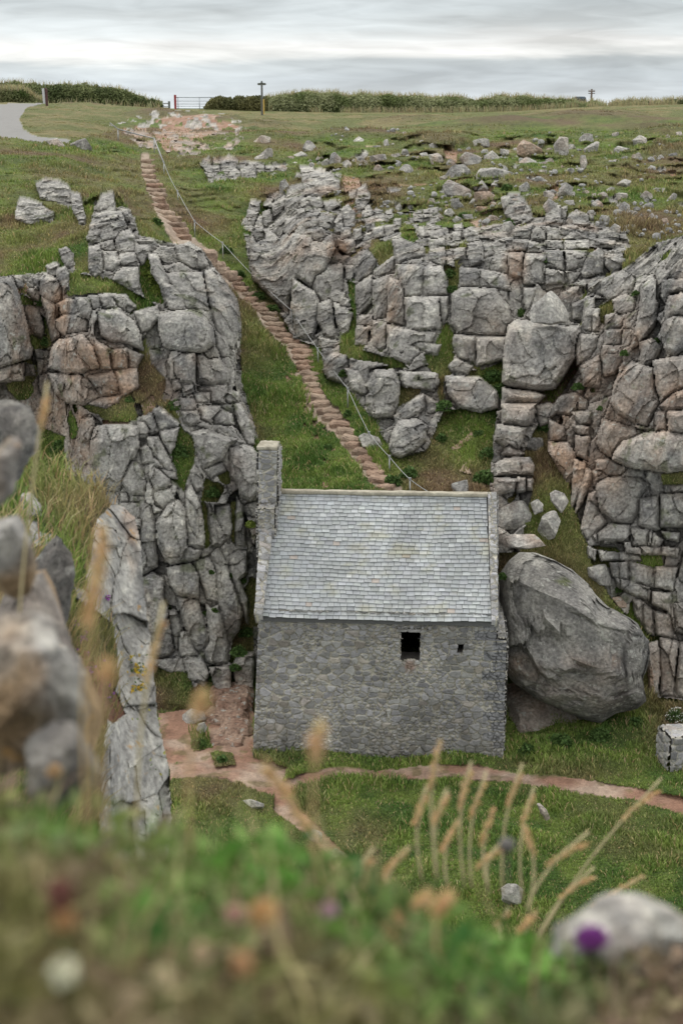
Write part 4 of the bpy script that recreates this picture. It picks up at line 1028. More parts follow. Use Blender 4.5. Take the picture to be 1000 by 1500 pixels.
# the broken ground of the upper slope: more stones, one by one, standing in clusters
rq = random.Random(41); placed = [(parse(l.split(':')[1]).mean(0), 8) for l in BO.strip().split('\n')]; made = 0
for t in range(4000):
    if made >= 125: break
    cx, cy, sx, sy, _ = rq.choice([(700, 262, 42, 34, 0), (690, 300, 45, 18, 0), (835, 262, 26, 40, 0), (785, 245, 35, 25, 0), (530, 238, 34, 9, 0), (800, 225, 60, 18, 0), (600, 225, 50, 14, 0), (930, 235, 45, 22, 0), (850, 292, 50, 12, 0), (640, 300, 50, 12, 0), (450, 232, 40, 10, 0), (910, 320, 50, 12, 0), (740, 300, 40, 16, 0)])
    x = rq.gauss(cx, sx*.6); y = rq.gauss(cy, sy*.6); r = rq.choice([4, 5, 6, 7, 8.5, 10, 12, 14])*(.7 if y < 225 else 1)
    if y < 200 or x > 1010 or any(math.hypot(p[0]-x, (p[1]-y)*1.3) < (r+q)*.78 for p, q in placed): continue
    placed.append(((x, y), r)); made += 1; a0 = rq.uniform(0, 6); nv = rq.choice([4, 5, 5, 6]); asp = rq.uniform(.55, 1.1)
    pg = np.array([(x+r*rq.uniform(.8, 1.15)*math.cos(a0+k*2*math.pi/nv), y+r*asp*rq.uniform(.8, 1.15)*math.sin(a0+k*2*math.pi/nv)) for k in range(nv)]); g = G(x, y+r*asp*.8); Yc = float(g[1])+.15
    o_, P, Fq = boulder(pg, Yc, .8, 4 if r > 6 else 3, 300+made, 7, .08, .5); o_ = o_-np.array([0, 0, .12*r*Yc/F*1.6]); W = P+o_; C = rock_colour(W, np.clip(1.2*np.clip(fbm(W, 2, 421), 0, 1), 0, 1), np.full(len(P), rq.uniform(.9, 1.15)))
    o = mk('boulder', P, Fq, C, M['rock']); o.location = o_; tag(o, None, 'boulder', 'loose boulders on the slopes')
    auto.append((o, x, y, ('large ' if r > 8 else 'tiny ' if r < 4 else 'small ' if r < 5.5 else '')+('flat ' if asp < .7 else 'upright ' if asp > 1 else 'angular ')+'grey'))
name_all(auto, 'boulder')
# the giant boulder
gp = parse('722 830 735 812 752 797 778 798 805 808 835 824 862 848 872 864 893 884 925 900 938 908 947 926 958 936 955 962 946 1000 953 1035 940 1047 905 1056 880 1072 850 1064 815 1048 780 1032 745 1008 724 985 718 900')
o_, P, Fq = boulder(gp, 39.4, .6, 6, 77, 0, .03, .42)
W = P+o_; x_, y_ = pix(W); d = W
fwv = np.array([0, -CP, SP])
lnY = np.interp(x_, [720, 790, 860, 905, 960], [850, 862, 902, 918, 938]); prof = .35-.85*np.clip(lnY+4*fb2(x_/20, y_/20, 2, 431)-y_, 0, 55)*.0188-.5*np.clip(y_-np.interp(x_, [720, 790, 960], [1000, 1020, 1010]), 0, 60)*.0188                         # belly
def ridge_(pts, wd):
    pg = np.array(pts, float); dd = np.full(len(x_), 1e9); side = np.zeros(len(x_))
    for k in range(len(pg)-1):
        e = pg[k+1]-pg[k]; t = np.clip(((x_-pg[k, 0])*e[0]+(y_-pg[k, 1])*e[1])/(e@e), 0, 1); ex = x_-pg[k, 0]-t*e[0]; ey = y_-pg[k, 1]-t*e[1]; q = np.hypot(ex, ey); s_ = np.sign(ey*e[0]-ex*e[1]); side = np.where(q < dd, s_, side); dd = np.minimum(dd, q)
    return dd, side
wob = 3*fb2(x_/14, y_/14, 3, 430)
for pts, a, wd in (([(750, 855), (790, 868), (830, 890), (855, 905), (865, 915), (900, 922), (950, 935)], .20, 16), ([(728, 955), (760, 968), (800, 980), (860, 985), (905, 995), (945, 985)], .16, 20), ([(728, 1010), (760, 1012), (785, 1002), (790, 985)], .14, 14), ([(790, 815), (830, 850), (850, 880), (858, 903)], .16, 12), ([(865, 880), (885, 905), (915, 880)], .06, 8), ([(735, 890), (770, 930), (810, 940), (870, 955)], .10, 22)):
    dd, sd_ = ridge_(pts, wd); dd = dd+wob; tt_ = np.tanh(sd_*np.clip(dd, 0, None)/3.); prof = prof+a*.7*(.5-.5*tt_)*np.exp(-np.clip(dd, 0, None)/wd)-.12*np.exp(-np.abs(dd)/1.5)
S3 = W*np.array([.55, .55, 2.6])+np.stack([0*x_, 0*x_, W[:, 0]*1.1], -1)
e_, i_, c_ = voro(W*np.array([.55, .55, .8])+.4*np.stack([fbm(W, 3, 444+k) for k in range(3)], -1), 51); prof = prof+.09*fbm(S3, 5, 440)+.2*fbm(W*.6, 3, 441)+.05*fbm(W*4, 5, 442, .6)+(c_[:, 0]*.8*(fr(i_, 1)-.5)+c_[:, 2]*.9*(fr(i_, 2)-.5))-.09*np.exp(-e_/.015)*sm(-.2, .1, fbm(W*.7, 2, 447)); P = P+fwv*(prof*sm(.02, .55, ICO[6][0][:, 2]))[:, None]
wm = np.clip(blobs('800 970 90 14 .8;770 985 60 12 .6;885 965 20 8 .9;850 1010 90 40 .35;745 1030 40 30 .6', x_, y_)*(.6+fbm(W*2, 3, 443)), 0, 1); C = rock_colour(W, wm*.9, np.full(len(P), .74)); C = mixc(C, C*.72, np.clip(fbm(W/np.array([1.6, 1.6, 1.6]), 4, 446)*1.8+.1, 0, 1)); C = mixc(C, (.12, .14, .05), np.clip((1-np.hypot((x_-826)/12, (y_-852)/6))*3, 0, .8))
o = mk('boulder', P, Fq, C, M['rock']); o.location = o_; tag(o, 'giant rounded grey boulder leaning against the right side of the chapel', 'boulder')
# ---------------------------------------------------------------- stone steps
ST = [(212, 238, 23), (214, 245, 24), (215, 252, 25), (217, 259, 26), (220, 266, 26), (222, 273, 27), (225, 280, 27), (228, 287, 27), (231, 295, 27), (235, 303, 28), (240, 312, 28), (246, 321, 30), (252, 330, 32), (258, 339, 33), (264, 348, 32), (300, 372, 24), (306, 383, 22), (314, 391, 22), (322, 398, 21), (331, 404, 22), (339, 411, 22), (346, 418, 22), (354, 425, 22), (362, 432, 20), (368, 440, 18), (374, 448, 20), (381, 455, 22), (388, 462, 23), (394, 469, 26), (400, 477, 28), (408, 485, 30), (417, 493, 31), (425, 501, 31), (432, 509, 31), (438, 517, 29), (442, 525, 28), (445, 533, 27), (448, 541, 27), (450, 549, 26), (454, 558, 27), (458, 567, 28), (461, 576, 30), (465, 585, 30), (470, 595, 32), (477, 605, 34), (487, 615, 34), (498, 625, 32), (506, 635, 30), (512, 645, 28), (519, 655, 28), (526, 665, 26), (533, 676, 25), (540, 687, 24), (548, 697, 24), (556, 707, 26), (566, 717, 28)]
g0 = G(470, 560); stair = tag(empty('stone_steps', g0), 'long flight of worn stone steps descending the grassy gully behind the chapel', 'steps')
for k, (x, y, w) in enumerate(ST):
    y = y+2
    g = G(x, y); g2 = G(x, y+7); m = g[1]/F; r = random.Random(k); wd = w*m*.5*r.uniform(.78, 1.1)*(1.18 if k > 24 else 1); tilt = r.uniform(-.09, .09); g = G(x+r.uniform(-3, 3), y)
    V, Q = roughbox(-wd, wd, -.03, .46, -.30, .05, 14, .038, 500+k); V[:, 2] += V[:, 0]*tilt; V[:, 0] += .05*np.sin(V[:, 1]*5+k)
    rz = math.radians(12 if k < 15 else 18); R_ = Matrix.Rotation(-rz, 3, 'Z'); V = np.array([R_ @ Vector(v) for v in V])+np.array(g)-g0+np.array([0, 0, .13])
    b = fbm((V+g0)*2, 3, 505); C = mixc((.27, .195, .145), (.42, .33, .25), np.clip(.5+b*1.4, 0, 1)); C = mixc(C, (.38, .21, .14), np.full(len(V), r.uniform(0, .4)))*r.uniform(.85, 1.08)
    mk('step', V, Q, C*.92, M['soil'], stair)
g0 = G(340, 1050); lst = tag(empty('rock_steps', g0), 'low reddish rock steps rising beside the left wall of the chapel', 'steps')
for k, (x, y, w) in enumerate([(332, 1090, 64), (345, 1074, 56), (330, 1058, 70), (342, 1044, 58), (338, 1031, 70)]):
    g = G(x, y); m = g[1]/F; wd = w*m*.5; V, Q = roughbox(-wd, wd, -.1, .9, -.9, .06, 18, .035, 540+k); V = V+np.array(g)-g0+np.array([0, 0, .03+.085*k]); b = fbm((V+g0)*2, 3, 506); C = mixc((.26, .16, .115), (.40, .28, .21), np.clip(.5+b*1.8, 0, 1)); mk('step', V, Q, C, M['rock'], lst)
# ---------------------------------------------------------------- wire handrail with posts
MT = (.42, .43, .43)
rl = [((173, 210), (173, 189)), ((226, 228), (226, 203)), ((241, 258), (240, 238)), ((262, 298), (260, 280)), ((286, 347), (285, 324)), ((327, 378), (326, 356)), ((428, 478), (427, 455)), ((466, 530), (465, 511)), ((510, 598), (509, 569)), ((541, 656), (540, 634)), ((571, 692), (570, 669)), ((601, 726), (600, 702))]
base = G(428, 478); hr = tag(empty('handrail', base), 'thin grey wire handrail on metal posts running down beside the stone steps', 'handrail'); tops = []
for k, (b, t) in enumerate(rl):
    gb = G(*b); tp = at(t[0], t[1], gb[1]); tops.append(tp); tube('post', [gb-base-np.array([0, 0, .2]), tp-base], .022 if k > 1 else .03, MT, M['metal'], hr, 8)
    V = boxv(-.04, .04, -.04, .04, -.02, .05)+(tp-base); mk('clamp', V, BOXF, np.broadcast_to(MT, V.shape), M['metal'], hr)
e0 = at(161, 180, float(G(173, 210)[1])); e1 = at(634, 724, 42.4); line = [e0]+tops+[e1]; pts = []
for a, b in zip(line[:-1], line[1:]):
    for t in np.linspace(0, 1, 7)[:-1]: q = a*(1-t)+b*t; q = q-np.array([0, 0, .10*4*t*(1-t) if np.linalg.norm(b-a) > 6 else .03*4*t*(1-t)]); pts.append(q-base)
pts.append(e1-base); tube('wire', pts, .012, (.30, .31, .31), M['metal'], hr, 6)
tube('rail', [e0-base, tops[0]-base, tops[1]-base, tops[2]-base], .032, (.25, .25, .25), M['metal'], hr, 8)
# ---------------------------------------------------------------- plateau furniture
def face_frame(px, py, Y=None):
    g = G(px, py).copy()
    if Y: g = at(px, py, Y)
    return g
g = at(278, 160.5, 147); gt = tag(empty('field_gate', g), 'grey metal field gate with one red post standing in the gap of the hedges', 'gate'); s = 147/F
def gx(x): return (x-278)*s
def gz(y): return (160.5-y)*s
V = boxv(gx(256.5), gx(259.5), -.08, .08, -.2, gz(140.5)); mk('post', V, BOXF, np.broadcast_to((.32, .05, .05), V.shape), M['plain'], gt)
for k, y in enumerate((144, 149, 153, 156, 159)): tube('bar', [(gx(259.5), 0, gz(y)), (gx(322), 0, gz(y))], .035 if k == 0 else .022, (.30, .33, .36), M['metal'], gt, 8)
for x in (262, 292, 322): tube('upright', [(gx(x), 0, gz(160)), (gx(x), 0, gz(144))], .03, (.30, .33, .36), M['metal'], gt, 8)
g = at(243, 159, 147); wg = tag(empty('kissing_gate', g), 'weathered grey wooden post and short rail at the end of the left hedge', 'fence')
V = boxv(3.6*s, 6.4*s, -.1, .1, -.2, 10*s); mk('post', V, BOXF, np.broadcast_to((.16, .17, .16), V.shape), M['stone'], wg)
V = boxv(-4*s, 3.6*s, -.04, .04, 6*s, 7.6*s); mk('rail', V, BOXF, np.broadcast_to((.35, .36, .36), V.shape), M['stone'], wg)
V = boxv(-4*s, 3.6*s, -.04, .04, 2*s, 3.2*s); mk('rail', V, BOXF, np.broadcast_to((.35, .36, .36), V.shape), M['stone'], wg)
g = at(384, 164.5, 132); s = 132/F; sg = tag(empty('signpost', g), 'wooden fingerpost with two short arms and a pointed top above the cliffs', 'signpost')
V = boxv(-1.6*s, 1.6*s, -.1, .1, -.3, 38*s); V[4:, 0] *= .8; mk('post', V, BOXF, np.broadcast_to((.15, .155, .145), V.shape), M['stone'], sg)
V = boxv(-1.7*s, 1.7*s, -.11, .11, 39.5*s, 42.5*s); V[4:, :2] *= .4; mk('cap', V, BOXF, np.broadcast_to((.12, .13, .12), V.shape), M['stone'], sg)
for sx in (-1, 1):
    V = np.array([[0, -.05, 0], [5*s, -.05, 0], [6.4*s, -.05, 1.5*s], [5*s, -.05, 3*s], [0, -.05, 3*s]]); V = np.concatenate([V, V+np.array([0, .1, 0])])*np.array([sx, 1, 1])+np.array([0, 0, 36.6*s])
    mk('arm', V, [np.array([[0, 1, 2, 3]]), np.array([[0, 3, 4]]), np.array([[5, 8, 7, 6]]), np.array([[5, 9, 8]]), np.array([[0, 5, 6, 1], [1, 6, 7, 2], [2, 7, 8, 3], [3, 8, 9, 4], [4, 9, 5, 0]])], np.broadcast_to((.13, .14, .12), (10, 3)), M['stone'], sg)
g = at(386.5, 164, 131.5); V = boxv(-.06, .06, -.06, .06, -.2, 1.1); o = mk('marker_post', V*np.array([1, 1, 1]), BOXF, np.broadcast_to((.55, .38, .10), V.shape), M['plain']); o.location = g; tag(o, 'short yellow marker post at the foot of the signpost', 'post')
def subdiv(o): return o
g = at(67, 150, 125); s = 125/F; np_ = tag(empty('gate_post', g), 'thick dark post with a white side board at the tarmac path bend', 'post')
V = boxv(.3*s, 3.4*s, -.12, .12, -.3, 20*s); V[4:, 2] -= np.array([.0, .12, .12, 0]); mk('post', V, BOXF, np.broadcast_to((.10, .055, .05), V.shape), M['stone'], np_)
V = boxv(-3.2*s, .2*s, -.05, .05, -.1, 19*s); V[:, 0] -= (V[:, 2] > .5)*.05; mk('board', V, BOXF, np.broadcast_to((.55, .56, .56), V.shape), M['plain'], np_)
# telegraph pole and vehicles parked beyond the hedge
g = at(864.5, 165, 190); s = 190/F; tp = tag(empty('telegraph_pole', g), 'wooden telegraph pole with two crossbars behind the parked vehicles', 'pole')
tube('pole', [(0, 0, -1), (0, 0, 32*s)], [.16, .12], (.14, .11, .09), M['stone'], tp, 10)
for z in (25.5, 28): V = boxv(-4.6*s, 4.6*s, -.08, .08, z*s, (z+1)*s); mk('crossbar', V, BOXF, np.broadcast_to((.15, .12, .1), V.shape), M['stone'], tp)
for x in (-4, -2.4, 2.4, 4): V = boxv((x-.4)*s, (x+.4)*s, -.05, .05, 29*s, 30.8*s); mk('insulator', V, BOXF, np.broadcast_to((.25, .2, .18), V.shape), M['plain'], tp)
def vehicle(px, topy, Y, wpx, col, lab, cat, tall):
    s = Y/F; W_ = wpx*s; g = at(px, topy, Y); H_ = tall; g = g-np.array([0, 0, H_]); o = tag(empty(cat.replace(' ', '_'), g), lab, cat, None)
    bm = bmesh.new(); L_ = W_; prof = [(-.5, .0), (.5, .0), (.5, .50), (.44, .62), (.33, .97), (.26, 1.0), (-.36, 1.0), (-.44, .95), (-.5, .55)] if tall > 1.8 else [(-.5, 0), (.5, 0), (.5, .5), (.30, .62), (.14, .97), (.05, 1.0), (-.26, 1.0), (-.36, .93), (-.5, .6)]
    ws = [0, 0, 0, .02, .16, .2, .2, .16, .02]
    f = [bm.verts.new((x*L_, -.9+i, .25+z*(H_-.25))) for (x, z), i in zip(prof, ws)]; b = [bm.verts.new((x*L_, .9-i, .25+z*(H_-.25))) for (x, z), i in zip(prof, ws)]
    bm.faces.new(f); bm.faces.new(b[::-1])
    for k in range(len(f)): bm.faces.new((f[k], b[k], b[(k+1) % len(f)], f[(k+1) % len(f)]))
    bmesh.ops.recalc_face_normals(bm, faces=bm.faces[:]); bmesh.ops.bevel(bm, geom=bm.edges[:], offset=.05, segments=2, affect='EDGES'); bmesh.ops.triangulate(bm, faces=bm.faces[:]); bm.verts.index_update()
    V = np.array([v.co for v in bm.verts]); Q = np.array([[v.index for v in q.verts] for q in bm.faces]); bm.free(); mk('body', V, Q, np.broadcast_to(col, V.shape), M['metal'], o)
    zz = .25+.66*(H_-.25); hz = .22*(H_-.25)
    for a, b_ in ((-.40, -.14), (-.11, .12), (.15, .33)):
        V = np.array([[a*L_, -.90, zz-hz*.3], [b_*L_, -.90, zz-hz*.3], [b_*L_*.92, -.80, zz+hz], [a*L_*.96, -.80, zz+hz]]); V = np.concatenate([V+np.array([0, -.03, 0]), V+np.array([0, .02, 0])]); mk('window', V, BOXF, np.broadcast_to((.03, .035, .04), V.shape), M['slate'], o)
    for wx in (-.32, .30):
        V, Q = tubev([(wx*L_, -.98, .33), (wx*L_, -.76, .33)], .33, 16); mk('wheel', V, Q, np.broadcast_to((.03, .03, .03), V.shape), M['slate'], o)
vehicle(849, 141.5, 178, 20, (.10, .13, .16), 'dark blue grey van roof showing over the hedge beside the pole', 'van', 2.3)
vehicle(903, 148.5, 178, 20, (.16, .20, .24), 'blue grey car roof showing over the grass right of the van', 'car', 1.6)
# ---------------------------------------------------------------- hedges along the crest
def hedge(lab, xsr, topf, Y0, thick, n, cols, straw, name='hedge', cat='hedge', ls=.13):
    px = np.array(xsr, float); root = tag(empty(name, at(px.mean(), 158, Y0)), lab, cat); o0 = np.array(root.location)
    X = np.linspace(px[0], px[1], 120); g = G(X, crest(X)+1.5); zb = g[:, 2]-.3; zt = at(X, topf(X), Y0)[:, 2]; wxs = at(X, 158, Y0)[:, 0]
    zt = zt-.35+.3*fb2(X/14, X*0+Y0, 3, 600); K = 10; V = []
    for k in range(K):
        t = k/(K-1); V.append(np.stack([wxs, Y0-thick*.5*math.cos(t*math.pi)*(.8+.2*math.sin(t*math.pi))+.0*X, zb+(zt-zb)*math.sin(t*math.pi)**.5+.12*fb2(X/6, X*0+k, 3, 601)], -1))
    V = np.stack(V); c = np.arange(K*120).reshape(K, 120); q = np.stack([c[:-1, :-1], c[:-1, 1:], c[1:, 1:], c[1:, :-1]], -1).reshape(-1, 4)
    V = V.reshape(-1, 3); mk('dark_core', V-o0, q, np.broadcast_to(np.array(cols[0])*.6, V.shape), M['turf'], root, True)  # solid core behind the leaves, leaf green darkened, stops see-through
    x = RNG.uniform(0, 119, n); i = x.astype(int); fx = x-i; a = RNG.uniform(0, math.pi, n); a = np.where(a > math.pi/2, math.pi-a, a) if True else a
    a = np.where(RNG.random(n) < .2, math.pi-a, a)
    W = lambda A: A[i]*(1-fx)+A[np.minimum(i+1, 119)]*fx
    out = RNG.uniform(-.05, .32, n)+.22*fb2(x/3, a*2, 3, 602); c = np.stack([W(wxs), Y0-(thick*.5+out)*np.cos(a), W(zb)+(W(zt)-W(zb))*np.sin(a)**.5+out*np.sin(a)], -1)
    t = np.clip(.5+1.5*fbm(c/1.6, 3, 603), 0, 1); col = mixc(cols[0], cols[1], t)*(1+RNG.uniform(-.3, .35, (n, 1)))
    V, Q, C = leaves(c-o0, RNG.uniform(.5, 1.2, n)*ls, col, .2); mk('foliage', V, Q, C, M['leaf'], root)
    if straw:
        m = straw; x = RNG.uniform(0, 119, m); i = x.astype(int); fx = x-i; up = RNG.random(m) < .55
        b = np.stack([W(wxs), Y0-np.where(up, RNG.uniform(-.3, .5, m), thick*.5+RNG.uniform(.1, .9, m)), np.where(up, W(zt)-.1, W(zb)+.2)], -1)
        pat = fbm(b/5, 2, 604) > -.1; b = b[pat | up[...]]; k = len(b)
        V, Q, C = blades(b-o0, RNG.uniform(.35, 1.0, k), np.full(k, .022), RNG.uniform(.1, .6, k), tint(k, (.42, .38, .22), .3)); mk('grass', V, Q, C, M['leaf'], root)
hedge('dense green hedge left of the metal gate behind the tarmac path', (-60, 238), lambda x: np.interp(x, [-60, 0, 60, 110, 160, 185, 205, 238], [116, 118, 121, 122, 126, 131, 140, 149]), 150, 2.4, 17000, ((.11, .14, .055), (.24, .27, .12)), 1200)
hedge('clipped dark hedge between the metal gate and the signpost', (299, 392), lambda x: np.interp(x, [299, 306, 320, 392], [155, 145, 141, 141]), 146, 2.2, 8000, ((.10, .11, .045), (.20, .19, .08)), 0)
hedge('long pale green hedge stretching right from the signpost to the vehicles', (388, 886), lambda x: np.interp(x, [388, 420, 480, 560, 640, 700, 740, 800, 850, 870, 886], [140, 137, 136, 138, 141, 144, 140, 142, 149, 147, 153]), 150, 2.6, 30000, ((.17, .21, .08), (.36, .38, .21)), 4500)
hedge('bank of pale tall grass right of the parked car', (888, 1080), lambda x: np.interp(x, [888, 900, 940, 1080], [156, 151, 146, 145]), 150, 2.2, 9000, ((.13, .15, .07), (.26, .25, .13)), 2600, 'tall_grass', 'grass bank')
hedge('low tussocky grass bank behind the left side of the tarmac path', (-60, 64), lambda x: np.interp(x, [-60, 0, 40, 64], [127, 129, 133, 146]), 134, 1.6, 5000, ((.10, .14, .04), (.26, .25, .13)), 2600, 'tall_grass', 'grass bank')
# ---------------------------------------------------------------- leafy plants rooted on ledges and beside the steps
PL = [(332, 365, 10), (350, 397, 9), (380, 432, 9), (397, 450, 12), (422, 482, 6), (600, 690, 14), (577, 702, 13), (650, 592, 12), (645, 640, 9), (707, 695, 16), (715, 662, 14), (700, 632, 8), (660, 400, 10), (662, 422, 8), (720, 547, 14), (730, 568, 10), (796, 381, 5), (762, 457, 8), (930, 429, 5), (914, 516, 6), (845, 565, 8), (972, 452, 4), (962, 497, 5), (797, 625, 11), (877, 597, 4), (222, 405, 14), (215, 385, 10), (232, 425, 12), (257, 592, 11), (262, 657, 15), (310, 717, 13), (368, 767, 7), (350, 950, 12), (357, 925, 13), (345, 975, 9), (290, 1082, 12), (325, 1110, 9), (300, 898, 5), (314, 893, 4), (355, 848, 7), (338, 842, 5), (310, 837, 4), (250, 890, 5), (735, 843, 7), (738, 928, 8), (820, 1085, 18), (880, 1075, 18), (770, 1095, 14), (930, 1060, 14), (510, 605, 7), (505, 545, 8), (225, 980, 12), (90, 650, 16), (230, 322, 8), (680, 312, 9), (742, 278, 9), (745, 325, 7), (905, 862, 6), (60, 440, 10), (190, 585, 6), (70, 500, 9), (480, 655, 7)]
pls = []
for k, (x, y, r) in enumerate(PL):
    g = G(x, y+r*.6).copy(); m = g[1]/F
    if x in (735, 738): g = at(x, y+r*.6, 39.2)
    R = r*m; n = int(90+r*26); d = RNG.normal(size=(n, 3)); d /= np.linalg.norm(d, axis=1)[:, None]; d[:, 2] = np.abs(d[:, 2]); rad = RNG.uniform(.45, 1.08, n)**.6*(1+.35*fbm(d*1.7+k, 2, 620)); c = d*rad[:, None]*R*np.array([1, .7, 1.15]); c[:, 2] -= R*.1
    yel = x in (222, 215, 232, 368, 738); a, b = ((.12, .18, .03), (.26, .30, .07)) if yel else ((.05, .10, .025), (.11, .18, .05))
    col = mixc(a, b, RNG.random(n))*(1+RNG.uniform(-.25, .25, (n, 1))); V, Q, C = leaves(c, RNG.uniform(.035, .075, n)*(1 if r > 5 else .8), col, .1, .6); o = mk('plant', V, Q, C, M['leaf']); o.location = g
    tag(o, None, 'plant', 'leafy plants on the rocks'); pls.append((o, x, y, ('large ' if r > 12 else 'small ' if r < 7 else '')+('yellow green' if yel else 'dark green')))
name_all(pls, 'leafy plant')
g = G(990, 1058).copy(); fp = tag(empty('flowering_plant', g), 'bushy plant covered in small white flowers near the right edge', 'plant'); n = 700; d = RNG.normal(size=(n, 3)); d[:, 2] = np.abs(d[:, 2]); d /= np.linalg.norm(d, axis=1)[:, None]; c = d*RNG.uniform(.5, 1, (n, 1))*np.array([.33, .25, .42])
V, Q, C = leaves(c, RNG.uniform(.03, .05, n), tint(n, (.08, .13, .04)), .1, .5); mk('foliage', V, Q, C, M['leaf'], fp); c = d[:150]*np.array([.36, .28, .45]); V, Q, C = leaves(c, np.full(150, .022), tint(150, (.75, .75, .68), .1, .05), .1, .9); mk('blossoms', V, Q, C, M['leaf'], fp)
g = G(995, 1118).copy(); wc = stonebox(-.45, 2.2, -.3, .5, -.5, 1.05, .03, 31, 1.2, 'frltb'); o = mk('stone_wall', wc[0], wc[1], wc[2]*1.2, M['stone'], None, True); o.location = g; o.rotation_euler = (0, 0, math.radians(12)); tag(o, 'end of a low rough stone wall at the right edge beside the path', 'wall')
# small stones strewn over the upper slope
vs_, qs_, cs_ = [], [], []; nn_ = 0; n = 900; x = RNG.uniform(470, 1000, n); y = RNG.uniform(195, 350, n); i, j = gidx(x, y); dn = fb2(x/45, y/22, 3, 630)+np.where((y > 295) & (x > 860), .35, 0)+.25*np.clip(1-np.abs(x-800)/60, 0, 1); ok = (dn > .12) & (cls[i, j] != 1); S2, F2_ = ICO[2]
for a, b_ in zip(x[ok], y[ok]):
    g = G(a, b_); r = RNG.uniform(.04, .13)*(1 if RNG.random() < .8 else 1.8); V = S2*np.array([1, .8, .8])*r; 
    for _ in range(4): d = RNG.normal(size=3); d /= np.linalg.norm(d); t = V@d; V = V-np.clip(t-r*.5, 0, None)[:, None]*d
    vs_.append(V+g+np.array([0, 0, r*.35])); qs_.append(F2_+nn_); cs_.append(np.broadcast_to(np.array([.40, .395, .38])*RNG.uniform(.75, 1.2), V.shape)); nn_ += len(V)
tag(mk('scree', np.concatenate(vs_), np.concatenate(qs_), np.concatenate(cs_), M['rock']), 'many small loose stones strewn over the upper grass slope', 'stones', kind='stuff')
# ---------------------------------------------------------------- grass
grass_cover('slope_grass', 520000, [0], -60, 1060, 190, 1035, .26, 'rough tufted grass on the slopes and cliff ledges', 'grass')
grass_cover('gorge_grass', 170000, [0], -60, 1060, 1035, 1420, .22, 'thick green grass on the floor of the gorge around the chapel', 'grass')
grass_cover('lawn_grass', 110000, [4], -60, 1060, 150, 215, .09, 'short dry mown grass on the clifftop', 'grass', 1.2)
# ---------------------------------------------------------------- the near side of the gorge, below and left of the viewpoint
xs3 = np.arange(-130, 262, 1.5); rs3 = np.arange(630, 1300, 1.5); X3g, R3g = np.meshgrid(xs3, rs3)
C3 = [-130, 0, 60, 120, 180, 260]; RR3 = [630, 720, 800, 900, 1000, 1100, 1300]
T3 = [[13, 11, 9.5, 8.5, 8, 7.5, 7]]*2+[[13.5, 12, 10.5, 9.5, 9, 8.5, 8], [14, 12.5, 11.5, 10.8, 10.3, 9.8, 9.3], [14, 13, 12.3, 12, 11.5, 11, 10.5], [14, 13.5, 13, 12.5, 12, 11.5, 11]]
Y3 = table(C3, RR3, T3, X3g, R3g); Q0 = at(X3g, R3g, Y3)
sil = parse('-140 650 25 655 60 678 100 690 140 712 160 735 178 740 198 756 208 800 212 870 222 935 225 968 232 1050 250 1130 252 1200 246 1310 -140 1310')
wx3 = X3g+2.5*fb2(X3g/12, R3g/12, 3, 41); wy3 = R3g+2.5*fb2(X3g/12, R3g/12, 3, 42); in3 = sdpoly(wx3, wy3, sil) > 0; cl3 = np.zeros(X3g.shape, np.int8)
for k, pg in ((1, '140 762 165 738 215 750 215 860 270 1320 140 1320 150 1110 158 1050 172 1000 172 950 165 915 138 895 125 862 132 820'), (2, '105 945 130 955 150 985 170 1015 185 1045 165 1060 140 1040 118 995')): cl3[sdpoly(wx3+3*fb2(X3g/20, R3g/20, 2, 43), wy3, parse(pg)) > 0] = k
v3 = Q0*np.array([2.0, 1.1, 1.5])+np.stack([.35*Q0[..., 2], 0*Q0[..., 0], 0*Q0[..., 0]], -1); ea, ia, va = voro(v3+.10*np.stack([fbm(Q0*3, 2, 700+k) for k in range(3)], -1), 33)
ec, ic, vcc = voro(Q0*np.array([5., 3., 4.])+.3*np.stack([fbm(Q0*2, 2, 705+k) for k in range(3)], -1), 35)
H3 = np.where(cl3 == 1, vcc[..., 0]*.07*(fr(ic, 1)-.5)-vcc[..., 2]*.06*fr(ic, 2)-.02*np.exp(-ec/.02)*sm(.0, .3, fbm(Q0, 2, 709))+(ia-.5)*.16+va[..., 0]*.22*(fr(ia, 1)-.5)-va[..., 2]*.12*fr(ia, 2)-.05*np.exp(-ea/.015), 0.); t3 = np.where(cl3 == 1, .95+.2*fr(ia, 5), 1.); ib3 = np.zeros(X3g.shape, bool)
relief(L3B.strip().split('\n')[8:], X3g, R3g, xs3, rs3, X3g+fb2(X3g/7, R3g/7, 3, 21), R3g+fb2(X3g/7, R3g/7, 3, 22), Y3/F, H3, t3, ib3, cl3, .04*fbm(Q0*4, 4, 710)+va[..., 0]*.07*(fr(ia, 3)-.5), .35)
H3 = H3+np.where(cl3 == 1, .035*fbm(Q0*6, 4, 711), .10*fbm(Q0*1.5, 3, 712)); PP3 = at(X3g, R3g, Y3-H3)
g3 = np.clip(.45+1.2*fbm(Q0/1.2, 3, 713)-blobs('130 760 60 50 .8;170 820 40 60 .3', X3g, R3g), 0, 1); a3 = fbm(Q0/1.1, 3, 714); b3 = fbm(Q0/.3, 3, 715)
CC3 = np.where((cl3 == 1)[..., None], rock_colour(Q0*2, np.clip(blobs('190 790 14 50 .8;160 840 15 20 .5', X3g, R3g)*(.5+b3*2), 0, 1), t3*.82), np.where((cl3 == 2)[..., None], mixc((.28, .14, .09), (.34, .2, .13), np.clip(.5+b3, 0, 1)), grassc(g3, a3, b3, cl3 == 4)*.7))
orange = np.clip(fbm(Q0*2.2, 3, 716)*3-1.1, 0, .5)*(cl3 == 1)*blobs('188 790 20 60 1;165 830 20 30 .6', X3g, R3g); CC3 = mixc(CC3, (.45, .24, .08), np.clip(orange, 0, .8))
